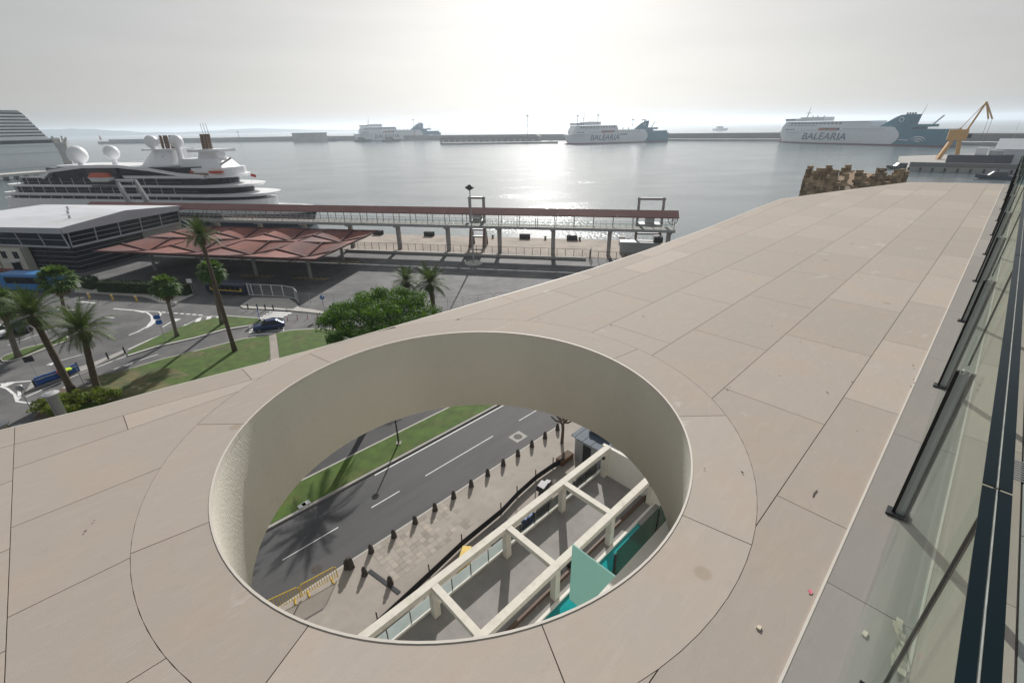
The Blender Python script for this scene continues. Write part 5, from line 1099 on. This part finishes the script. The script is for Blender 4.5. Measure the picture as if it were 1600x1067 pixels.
def text_mesh(name, body, h, mat, parent, loc, rot, shear=.2, sx=1.0):
    c = bpy.data.curves.new(name, 'FONT'); c.body = body; c.size = h*1.38; c.shear = shear; c.extrude = .04; c.offset = .012*h; c.align_x = 'LEFT'; t = bpy.data.objects.new(name, c); COL.objects.link(t)
    dg_ = bpy.context.evaluated_depsgraph_get(); me = bpy.data.meshes.new_from_object(t.evaluated_get(dg_)); bpy.data.objects.remove(t); me.materials.clear(); me.materials.append(MATS[mat])
    o = bpy.data.objects.new(name, me); COL.objects.link(o); o.parent = parent; o.location = loc; o.rotation_euler = rot; o.scale = (sx, 1, 1); return o
def ferry(label, A, B, full=True, se=92, zs=1.0):
    d = (B-A); Ln = d.length; k = Ln/190.0; r = thing('car_ferry', label, 'ferry', (A.x, A.y, -2.0), math.atan2(d.y, d.x), 'white and teal car ferries at the breakwater'); r.scale = (k, k, k*zs); Wd = 13.0
    # local x: bow 0 -> stern 190; near side is y<0
    def side(x): return Wd*min(1, (max(x, 0)/46)**.55) if x < 46 else Wd
    def hullpart(name, xs, z0, z1, mat, ext=0):
        m = MB(); n = len(xs)
        for x in xs:
            xb = x+(7*(1-x/30) if x < 30 else 0); m.v += [(xb, -side(x)*.94, z0), (x, -side(x), z1), (x, side(x), z1), (xb, side(x)*.94, z0)]
        for i in range(n-1):
            for j in range(4): m.f.append((i*4+j, (i+1)*4+j, (i+1)*4+(j+1) % 4, i*4+(j+1) % 4))
        m.f += [(0, 1, 2, 3), (n*4-1, n*4-2, n*4-3, n*4-4)]; return m.build(name, mat, r)
    X1 = [0.02, 1.5, 4, 8, 14, 22, 32, 46, 90, 142]
    hullpart('boot_topping', X1+[189], -1.0, 1.6, 'antifoul'); hullpart('hull', X1, 1.6, 14.6, 'ship_white'); hullpart('stern_hull', [142.1, 160, 189.5], 1.6, 14.4, 'ferry_teal')
    m = MB(); n = 10                                    # rounded colour break
    for i in range(n+1): t = i/n; z = 1.65+(20-1.65)*t; m.v += [(141+7.5*math.sin(math.pi*min(t*.85+.1, 1)), -Wd-.06, z), (130+3*t, -Wd-.06, z)]
    m.f = [(i*2, i*2+1, i*2+3, i*2+2) for i in range(n)]; m.build('colour_break', 'ship_white', r)
    MB().box(13, 140, -Wd+.02, Wd-.02, 14.6, 20.6).build('upper_hull', 'ship_white', r); MB().box(140.2, 158, -Wd+.05, Wd-.05, 14.4, 20.2).build('upper_hull', 'ferry_teal', r)
    MB().prism([(13, -12.6), (se, -12.6), (se, 12.6), (13, 12.6)], 20.6, 27.4, [(17, -12.4), (se-2, -12.4), (se-2, 12.4), (17, 12.4)]).build('superstructure', 'ship_white', r)
    br = MB().prism([(17, -13.6), (36, -13.6), (36, 13.6), (17, 13.6)], 28.0, 31.4, [(16, -13.6), (36, -13.6), (36, 13.6), (16, 13.6)]).build('bridge', 'ship_white', r); MB().box(16.2, 30, -13.66, -13.61, 29.4, 30.6).build('bridge_window', 'dark_glass', br)
    MB().box(32, 62, -9, 9, 28.0, 33.0).build('deck_house', 'ship_white', r)
    for i in range(14): MB().box(24+i*4.6, 26.6+i*4.6, -12.66, -12.55, 24.2, 25.6).build('window', 'dark_glass', r)
    ph_ = MB()
    for row, (xa, xb, z_) in enumerate(((22, 58, 22.2), (90, 136, 18.2), (20, se-4, 26.0), (40, 138, 16.2))):
        x = xa
        while x < xb: ph_.box(x, x+.9, -Wd-.03, -12.4, z_, z_+.8); x += 2.6
    ph_.build('portholes', 'dark_glass', r, kind='stuff')
    rl_ = MB()
    for z_ in (21.0, 21.5): rl_.box(se, 138, -Wd+.1, -Wd+.16, z_, z_+.1)
    for i in range(12): rl_.box(se+1+i*3.2, se+1.1+i*3.2, -Wd+.1, -Wd+.16, 20.6, 21.6)
    rl_.build('deck_railing', 'ship_grey', r, kind='stuff')
    for i in range(3): MB().lathe([(1.1, 20.6), (1.1, 23.2), (1.5, 23.3), (1.5, 23.8)], 8, (100+i*9 if se < 110 else 124+i*2.5, 4-2*i)).build('deck_vent', 'ship_white', r)
    for i in range(4): MB().box(19+i*3.2, 21+i*3.2, -13.03, -12.95, 16.8, 18.2).build('window', 'dark_glass', r)
    MB().box(62, 86, -13.02, -12.9, 17.0, 19.6).build('boat_recess', 'dark_metal', r)
    for x in (66, 78): b = loft([(x-4.5, [(-.4, 17.6), (-1, 18.4), (1, 18.4), (.4, 17.6)]), (x-3, [(-1, 17.0), (-1.3, 18.8), (1.3, 18.8), (1, 17.0)]), (x+3, [(-1, 17.0), (-1.3, 18.8), (1.3, 18.8), (1, 17.0)]), (x+4.5, [(-.4, 17.6), (-1, 18.4), (1, 18.4), (.4, 17.6)])]); b.v = [(p[0], p[1]-13.4, p[2]) for p in b.v]; b.build('lifeboat', 'orange', r)
    fn = MB(); prf = [(124, 20.6), (131, 26), (138, 31), (142, 33), (152, 33.6), (150.5, 22), (150.5, 20.2)]
    for s in (-8, 8): fn.v += [(x, s, z) for x, z in prf]
    q_ = len(prf); fn.f = [tuple(range(q_)), tuple(range(2*q_-1, q_-1, -1))]+[(i, q_+i, q_+(i+1) % q_, (i+1) % q_) for i in range(q_)]; f = fn.build('funnel', 'ferry_teal', r)
    e = MB(); n = 22; e.v = [(143.5+2.4*math.cos(2*math.pi*i/n), -8.08, 28.2+2.6*math.sin(2*math.pi*i/n)) for i in range(n)]+[(143.5+1.7*math.cos(2*math.pi*i/n), -8.08, 28.2+1.9*math.sin(2*math.pi*i/n)) for i in range(n)]; e.f = [(i, (i+1) % n, n+(i+1) % n, n+i) for i in range(n)]; e.build('ring_emblem', 'ship_white', f)
    for i in range(4): MB().tube([(142.5+i*2.4, 0, 33), (143+i*2.4, 0, 35.5)], .8, 8).build('exhaust_pipe', 'dark_metal', f)
    MB().box(152, 168, -11, 11, 20.2, 23.0).build('aft_house', 'ferry_teal', r); MB().box(158.2, 186, -12.4, 12.4, 14.4, 18.0).build('stern_ramp_deck', 'ferry_teal', r)
    if full:
        for k2 in range(3):                             # white wave emblem on the teal side
            w_ = MB(); n = 10; R0 = 8.2-k2*2.4
            for i in range(n+1): a = R(25)+R(120)*i/n; t = 1.0*math.sin(math.pi*i/n)+.05; w_.v += [(166+R0*math.cos(a)*1.0, -Wd-.09, 2.6+R0*math.sin(a)), (166+(R0-t)*math.cos(a), -Wd-.09, 2.6+(R0-t)*math.sin(a))]
            w_.f = [(i*2, i*2+1, i*2+3, i*2+2) for i in range(n)]; w_.build('wave_emblem', 'ship_white', r)
        MB().box(149, 158, -Wd-.1, -Wd-.06, 6.2, 7.0).build('side_marking', 'ship_white', r)
    text_mesh('lettering', 'BALEARIA', 8.6, 'ferry_blue', r, (42, -Wd-.08, 5.4), (math.pi/2, 0, 0), .18, 1.02)
    if not full:
        for i in range(7): MB().box(95+i*2.2, 96.5+i*2.2, -Wd-.1, -Wd-.05, 12.5, 14.6).build('side_marking', 'ferry_blue', r)
    mt = MB().tube([(34, 0, 33), (36, 0, 46)], [.5, .15], 6).build('mast', 'dark_metal', r); MB().box(33.5, 36.5, -2.5, 2.5, 38, 38.5).build('radar_bar', 'dark_metal', mt); MB().tube([(154, 0, 23), (158, 0, 44)], [.35, .1], 6).build('mast', 'dark_metal', r)
    for x in (44, 50, 58): MB().ball((x, -4, 34), 1.0, 10).build('radome', 'ship_white', r)
    MB().bar((164, 6, 21), (172, 6, 32), 1.0, 1.0).build('deck_crane', 'ship_grey', r)
    return r
fd = lambda px, d: Vector((*DI(px, 225, d).xy, 0))
ferry('white and teal car ferry on the right, longest of the three', fd(1214, 862), fd(1489, 742), True, 120, .86)
ferry('white and teal car ferry in the middle, bow towards the left', fd(880, 824), fd(1037, 912), False)
ferry('hazy white and teal car ferry on the left, farthest away', fd(554, 1290), fd(688, 1330))
# second big liner at the left edge
cl = fd(76, 690); cr2 = fd(-120, 640); dv = cr2-cl; ln_ = thing('cruise_liner', 'huge white cruise liner cut off by the left picture edge', 'ship', (cl.x, cl.y, -2), math.atan2(dv.y, dv.x)); ln_.scale = (1, 1, .79)
def slant(z0, z1, x0, x1, w_, mat, name, ins=0): return MB().prism([(x0, -w_), (170, -w_), (170, w_), (x0, w_)], z0, z1, [(x1, -w_+.01), (170, -w_+.01), (170, w_-.01), (x1, w_-.01)]).build(name, mat, ln_)
slant(0, 16, 1, 0, 16, 'ship_white', 'hull'); slant(16, 24, 3, 2, 17, 'ship_white', 'promenade'); MB().box(8, 165, -17.2, -17.02, 17.5, 22).build('window_band', 'dark_glass', ln_)
slant(24, 26, 0, 0, 18, 'ship_white', 'bridge_band'); slant(26, 30, 1, 1.5, 17.6, 'dark_glass', 'window_band'); slant(30, 32, .2, 2, 18, 'ship_white', 'bridge_band')
for k in range(8):
    z = 32+k*3.4; x = 11+k*1.7; slant(z, z+2.0, x, x+.4, 17.5, 'ship_white', 'deck_band'); slant(z+2.0, z+3.4, x+1, x+1.4, 17.1, 'dark_glass', 'window_band')
    bm = MB()
    for j in range(30): bm.box(x+3+j*5.0, x+3.7+j*5.0, -17.5, -17.15, z+2.0, z+3.4)
    bm.build('balcony_dividers', 'ship_white', ln_, kind='stuff')
slant(59.2, 62, 24, 26, 16, 'ship_grey', 'top_deck'); MB().prism([(50, -8), (90, -8), (90, 8), (50, 8)], 62, 70, [(56, -6), (84, -6), (84, 6), (56, 6)]).build('top_house', 'ship_white', ln_); MB().prism([(56, -4), (66, -4), (66, 4), (56, 4)], 70, 82, [(59, -2), (63, -2), (63, 2), (59, 2)]).build('mast', 'ship_grey', ln_)
pq = thing('finger_pier', 'pale concrete pier on piles beside the cruise liner', 'pier', (*fd(52, 500).xy, -2), math.atan2(dv.y, dv.x)-.12)
MB().box(0, 160, -9, 9, 2.4, 4.0).build('deck', 'concrete_pale', pq)
for i in range(12): MB().box(1+i*6, 3.5+i*6, -9.0, -6.5, -.5, 2.4).build('pile', 'concrete', pq)
ft = thing('fluted_tower', 'pale flared tower standing on the quay beside the liner', 'tower', (*fd(95, 560).xy, -2)); MB().lathe([(3.6, 0), (3.0, 10), (3.4, 16), (4.6, 22)], 9).build('shaft', 'concrete_pale', ft)
for i in range(7): a = i*.9; MB().bar((3.5*math.cos(a), 3.5*math.sin(a), 22), (4.6*math.cos(a), 4.6*math.sin(a), 25+(i % 3)), 1.0, .8).build('fin', 'concrete_pale', ft)

# ------- things on the breakwater
wh = thing('breakwater_shed', 'grey block shed standing on the breakwater left of the far ferry', 'building', (*fd(459, 1395).xy, -2.2), math.atan2((fd(505, 1360)-fd(459, 1395)).y, (fd(505, 1360)-fd(459, 1395)).x)); wl = (fd(505, 1360)-fd(459, 1395)).length
MB().box(0, wl, 0, 30, 0, 20).build('wall', 'mole_pale', wh); MB().box(-.8, wl+.8, -.8, 30.8, 20, 21.5).build('roof', 'mole', wh)
w2 = thing('long_warehouse', 'long low grey warehouse on the quay between two ferries', 'building', (*fd(688, 958).xy, -2.2), math.atan2((fd(842, 905)-fd(688, 958)).y, (fd(842, 905)-fd(688, 958)).x)); wl = (fd(842, 905)-fd(688, 958)).length
MB().box(0, wl, 0, 25, 0, 11).build('wall', 'mole', w2); MB().prism([(0, -.6), (wl, -.6), (wl, 25), (0, 25)], 11, 15, [(6, 6), (wl-8, 6), (wl-8, 18), (6, 18)]).build('roof', 'mole', w2)
for i in range(16): MB().box(4+i*wl/16.5, 4+i*wl/16.5+wl/40, -.12, -.02, 1, 7).build('dock_door', 'mole_pale', w2)
for k, (px, top, d) in enumerate([(824, 181, 900), (901, 181, 940), (932, 180, 940), (649, 187, 1250), (376, 206, 1480), (986, 187, 925)]):
    p = fd(px, d); h = DI(px, top, d).z; r = thing('floodlight_mast', ['tall floodlight mast on the quay between left and middle ferry', 'floodlight mast left of the middle ferry bridge', 'floodlight mast right of the middle ferry bridge', 'thin mast beside the far ferry funnel', 'small beacon mast on the left breakwater', 'thin mast behind the middle ferry stern'][k], 'mast', (p.x, p.y, 0)); MB().tube([(0, 0, 0), (0, 0, h)], [.8, .4], 6).build('pole', 'dark_metal', r); MB().box(-2, 2, -1, 1, h-1, h+.4).build('lamp_bar', 'dark_metal', r)
bc = thing('harbour_beacon', 'red harbour light at the tip of the breakwater', 'beacon', (*fd(160, 1885).xy, 8)); MB().lathe([(2.2, 0), (1.6, 8), (2.4, 8.2), (2.4, 9), (1, 11), (.2, 13)], 8).build('tower', 'red_plastic', bc)
def small_boat(label, px, py, Ln, hull, cabin, rz=0, z=-2, mast=0, cat='boat', name='motor_boat'):
    p = G(px, py, z); r = thing(name, label, cat, p, rz); s = Ln/10
    loft([(-5*s, [(-1.3*s, .1), (-1.4*s, 1.1*s), (1.4*s, 1.1*s), (1.3*s, .1)]), (1*s, [(-1.5*s, .0), (-1.7*s, 1.2*s), (1.7*s, 1.2*s), (1.5*s, .0)]), (3.5*s, [(-.8*s, .05), (-1.2*s, 1.4*s), (1.2*s, 1.4*s), (.8*s, .05)]), (5*s, [(-.05, .5*s), (-.1, 1.6*s), (.1, 1.6*s), (.05, .5*s)])]).build('hull', hull, r)
    MB().prism([(-3.2*s, -1.1*s), (1.8*s, -1.1*s), (1.8*s, 1.1*s), (-3.2*s, 1.1*s)], 1.21*s, 2.5*s, [(-2.8*s, -.9*s), (.6*s, -.9*s), (.6*s, .9*s), (-2.8*s, .9*s)]).build('cabin', cabin, r)
    MB().box(-2.6*s, .5*s, -.98*s-.03*s, -.95*s, 1.7*s, 2.2*s).build('window', 'dark_glass', r)
    if mast: MB().tube([(.5*s, 0, 2*s), (.5*s, 0, mast)], [.14, .06], 6).build('mast', 'galv', r); MB().bar((.5*s, 0, 3.2*s), (-3.5*s, 0, 3.0*s), .15).build('boom', 'galv', r)
    return r
small_boat('low dark work boat left of the far ferry', 523, 221, 34, 'navy', 'navy', R(20)); small_boat('low dark barge below the far ferry bow', 568, 222, 40, 'dark_metal', 'dark_metal', R(10)); small_boat('low dark barge below the far ferry funnel', 612, 222, 44, 'dark_metal', 'dark_metal', R(10))
small_boat('small red hulled boat left of the middle ferry bow', 862, 224, 16, 'antifoul', 'ship_grey', R(10)); small_boat('small white ship on the horizon between middle and right ferry', 1126, 204, 60, 'ship_white', 'ship_white', R(5)); small_boat('tiny hazy ship on the horizon left of the far ferry', 405, 206, 40, 'ship_grey', 'ship_grey', R(20))

# ------- shipyard on the right
e1, e2 = G(1418, 268, -2), G(1720, 277, -2); e1.z = e2.z = 0; d = (e2-e1).normalized(); nn = Vector((-d.y, d.x, 0)); e3, e4 = e2+nn*190, e1+nn*110
py_ = thing('shipyard_pier', 'grey brown shipyard pier with low wall on the right', 'pier', (e1.x, e1.y, -2))
loc = [tuple((e-e1).xy) for e in (e1, e2, e3, e4)]; MB().prism(loc, -1, 2.6).build('deck', 'concrete', py_)
pw = [tuple(x.xy) for x in (nn*1.0, (e2-e1)+nn*1.0, (e2-e1)+nn*2.6, nn*2.6)]; MB().prism(pw, 2.6, 5.2).build('parapet', 'mole', py_)
for i in range(14): q_ = (e2-e1)*(i/14)-nn*.25; MB().box(q_.x-.4, q_.x+.4, q_.y-.3, q_.y+.3, .3, 2.3).build('fender', 'tyre', py_)
ck = G(1478, 249, .7); CD = ck.xy.length; crn = thing('harbour_crane', 'yellow harbour crane with raised jib at the shipyard', 'crane', (ck.x, ck.y, .6), R(-40))
tp = lambda px, py: (Matrix.Rotation(R(40), 3, 'Z') @ (DI(px, py, CD)-Vector((ck.x, ck.y, .6))))
zl = lambda a, b: zm([(a, b)], 1180, 130, 3.81)[0]
pv0 = tp(*zl(1235, 320)); tip = tp(*zl(1378, 112)); tw0 = tp(*zl(1205, 310)); hb = tp(*zl(1190, 345)); ap = tp(*zl(1225, 268)); kn = tp(*zl(1412, 215)); kn2 = tp(*zl(1388, 215))
for s in (-3, 3):
    for x0 in (-4.5, 5.5): MB().bar((x0, s*1.3, 0), (tw0.x+(1.5 if x0 > 0 else -1.5), s*.6+tw0.y, tw0.z-1), 2.2, 2.2).build('leg', 'crane_yellow', crn)
MB().box(tw0.x-5, tw0.x+5, tw0.y-4, tw0.y+4, tw0.z-3, tw0.z+3.5).build('machine_house', 'crane_yellow', crn); MB().box(tw0.x+5.1, tw0.x+7.2, tw0.y-4, tw0.y-1, tw0.z-2, tw0.z+1).build('cab', 'dark_glass', crn)
for s in (-1.3, 1.3): MB().bar(Vector((tw0.x, tw0.y+s, tw0.z+3)), ap+Vector((0, s*.5, 0)), .9).build('apex_leg', 'crane_yellow', crn); MB().bar(pv0+Vector((0, s, 0)), tip+Vector((0, s*.4, 0)), 1.0, 1.2).build('jib_chord', 'crane_yellow', crn); MB().bar(ap+Vector((0, s*.5, 0)), tip+Vector((0, s*.3, 0)), .35).build('stay', 'crane_yellow', crn)
for i in range(7): a = pv0.lerp(tip, i/7); b = pv0.lerp(tip, (i+1)/7); MB().bar(a+Vector((0, 1.2*(1-i/9), 0)), b+Vector((0, -1.2*(1-i/9), 0)), .35).build('jib_lacing', 'crane_yellow', crn)
MB().bar(tip, kn, .9).build('fly_jib', 'crane_yellow', crn); MB().bar(tip, kn2, .9).build('fly_jib', 'crane_yellow', crn); MB().bar(kn, kn+Vector((0, 0, -14)), .15).build('hoist_rope', 'dark_metal', crn); MB().bar(kn2, kn2+Vector((0, 0, -12)), .15).build('hoist_rope', 'dark_metal', crn)
bh = G(1524, 258, .7); hz = thing('dry_dock_hull', 'dark blue hull with white deck house standing at the shipyard', 'boat', (bh.x, bh.y, .6), R(-50)); loft([(-14, [(-3, 0), (-3.4, 5.5), (3.4, 5.5), (3, 0)]), (8, [(-3, 0), (-3.4, 5.8), (3.4, 5.8), (3, 0)]), (15, [(-.5, 1), (-1, 6.4), (1, 6.4), (.5, 1)])]).build('hull', 'navy', hz)
MB().box(-2, 3.0, -2, 2, 5.8, 10).build('deck_house', 'ship_white', hz); MB().box(4, 10, -1.8, 1.8, 5.8, 8.5).build('deck_house', 'ship_grey', hz)
sh = G(1600, 258, .7); wsd = thing('boat_shed', 'pale blue white boat shed with sloping roof at the right', 'building', (sh.x, sh.y, .6), R(-48)); MB().box(-14, 22, -9, 14, 0, 9).build('wall', 'shed_white', wsd); MB().prism([(-15, -10), (23, -10), (23, 15), (-15, 15)], 9, 14.5, [(-15, 2), (23, 2), (23, 3), (-15, 3)]).build('roof', 'shed_white', wsd)
small_boat('white motor yacht moored below the shipyard pier', 1548, 268, 17, 'ship_white', 'navy', R(140)); small_boat('black inflatable boat moored nearest the slab corner', 1552, 280, 15, 'navy', 'dark_metal', R(150)); small_boat('sailing yacht with tall bare mast at the right edge', 1566, 263, 14, 'ship_white', 'ship_white', R(140), mast=26, name='sailing_yacht'); small_boat('second bare masted yacht close to the picture edge', 1590, 262, 13, 'navy', 'ship_white', R(140), mast=17, name='sailing_yacht'); small_boat('thin dark pontoon boat left of the pier head', 1403, 264, 14, 'dark_metal', 'dark_metal', R(170))

# ------- crenellated stone tower, block by block
TD = 100.0; tl, trr = DI(1308, 300, TD), DI(1427, 290, TD+10); tw = thing('watch_tower', 'ruined crenellated brown stone watch tower beyond the slab', 'tower', (tl.x, tl.y, 0)); 
corner = DI(1300, 300, TD-3); P0 = Vector((0, 0, 0)); 
fa = Vector((*(trr-tl).xy, 0)); fw = fa.length; ax = fa.normalized(); ay = Vector((-ax.y, ax.x, 0)); ztop = DI(1300, 283, TD).z; tw.rotation_euler = (0, 0, math.atan2(ax.y, ax.x))
zc = ztop-.3; bev = 1.1; oct_ = [(0, 1.2), (1.4, 0), (fw-2, 0), (fw, 2), (fw, 8), (fw-2, 10), (1.4, 10), (0, 8.6)]
inn = [(x+(.55 if x < fw/2 else -.55), y+(.55 if y < 5 else -.55)) for x, y in oct_]
MB().prism(inn, 0, zc-1.2).build('core', 'tower_core', tw)
bhh, bww = .52, .98; rr = random.Random(17); blocks = {}
def block(x, y, z, rz, w_, h_, mat='tower_stone'):
    key = (round(w_, 1), round(h_, 1), mat)
    if key not in blocks: me = MB().box(-w_/2, w_/2, -.28, .28, 0, h_-.03).build('stone_block', mat, tw); blocks[key] = me; o = me
    else: o = blocks[key].copy(); COL.objects.link(o); o.parent = tw
    o.location = (x, y, z); o.rotation_euler = (rr.uniform(-.02, .02), rr.uniform(-.02, .02), rz+rr.uniform(-.02, .02))
mer = {}
for i in range(len(oct_)):
    a, b = Vector(oct_[i]), Vector(oct_[(i+1) % len(oct_)]); dd = b-a; ln = dd.length; n = max(1, round(ln/bww)); rz = math.atan2(dd.y, dd.x); visible = i in (0, 1, 2, 7, 6)
    for c in range(-9 if visible else -3, 3 if i in (2, 3) else 4):
        z = zc+c*bhh
        for k in range(n):
            off = .5 if (c % 2) else 0; t = (k+.25+.5*off)/n; p = a+dd*min(t+.12, .97)
            if c >= 0:                                   # crumbling merlons, wider at the foot
                ph = (t*ln+i*1.7) % 4.0; wid = [3.1, 2.5, 1.9, 1.2][c]
                if abs(ph-2.0) > wid/2: continue
            if c < 0 and i == 1 and c in (-6, -7) and (k % 5 == 2): continue
            block(p.x, p.y, z, rz, bww*.96 if rr.random() < .75 else bww*.7, bhh)
MB().add([(fw*.45, 3.2, zc-1.0), (fw*.75, 3.2, zc-1.0), (fw*.72, 3.2, zc+.9), (fw*.62, 3.2, zc+1.0), (fw*.45, 9.3, zc-1.0), (fw*.75, 9.3, zc-1.0), (fw*.72, 9.3, zc+.9), (fw*.62, 9.3, zc+1.0)], [(0, 1, 2, 3), (7, 6, 5, 4), (0, 4, 5, 1), (1, 5, 6, 2), (2, 6, 7, 3), (3, 7, 4, 0)]).build('plastered_wall', 'tower_plaster', tw)

# ------- haze
hv_ = bpy.data.materials.new('haze'); hv_.use_nodes = True; t = hv_.node_tree; t.nodes.clear(); o_ = t.nodes.new('ShaderNodeOutputMaterial'); pv_ = t.nodes.new('ShaderNodeVolumePrincipled'); pv_.inputs['Color'].default_value = (.80, .90, 1.0, 1); pv_.inputs['Density'].default_value = 0.00015; pv_.inputs['Anisotropy'].default_value = .45; t.links.new(pv_.outputs[0], o_.inputs['Volume']); MATS['haze'] = hv_
tag(MB().box(-11500, 11500, -11500, 11500, -7.5, 100).build('haze', 'haze'), 'pale even sea haze over the harbour', 'haze', kind='stuff')
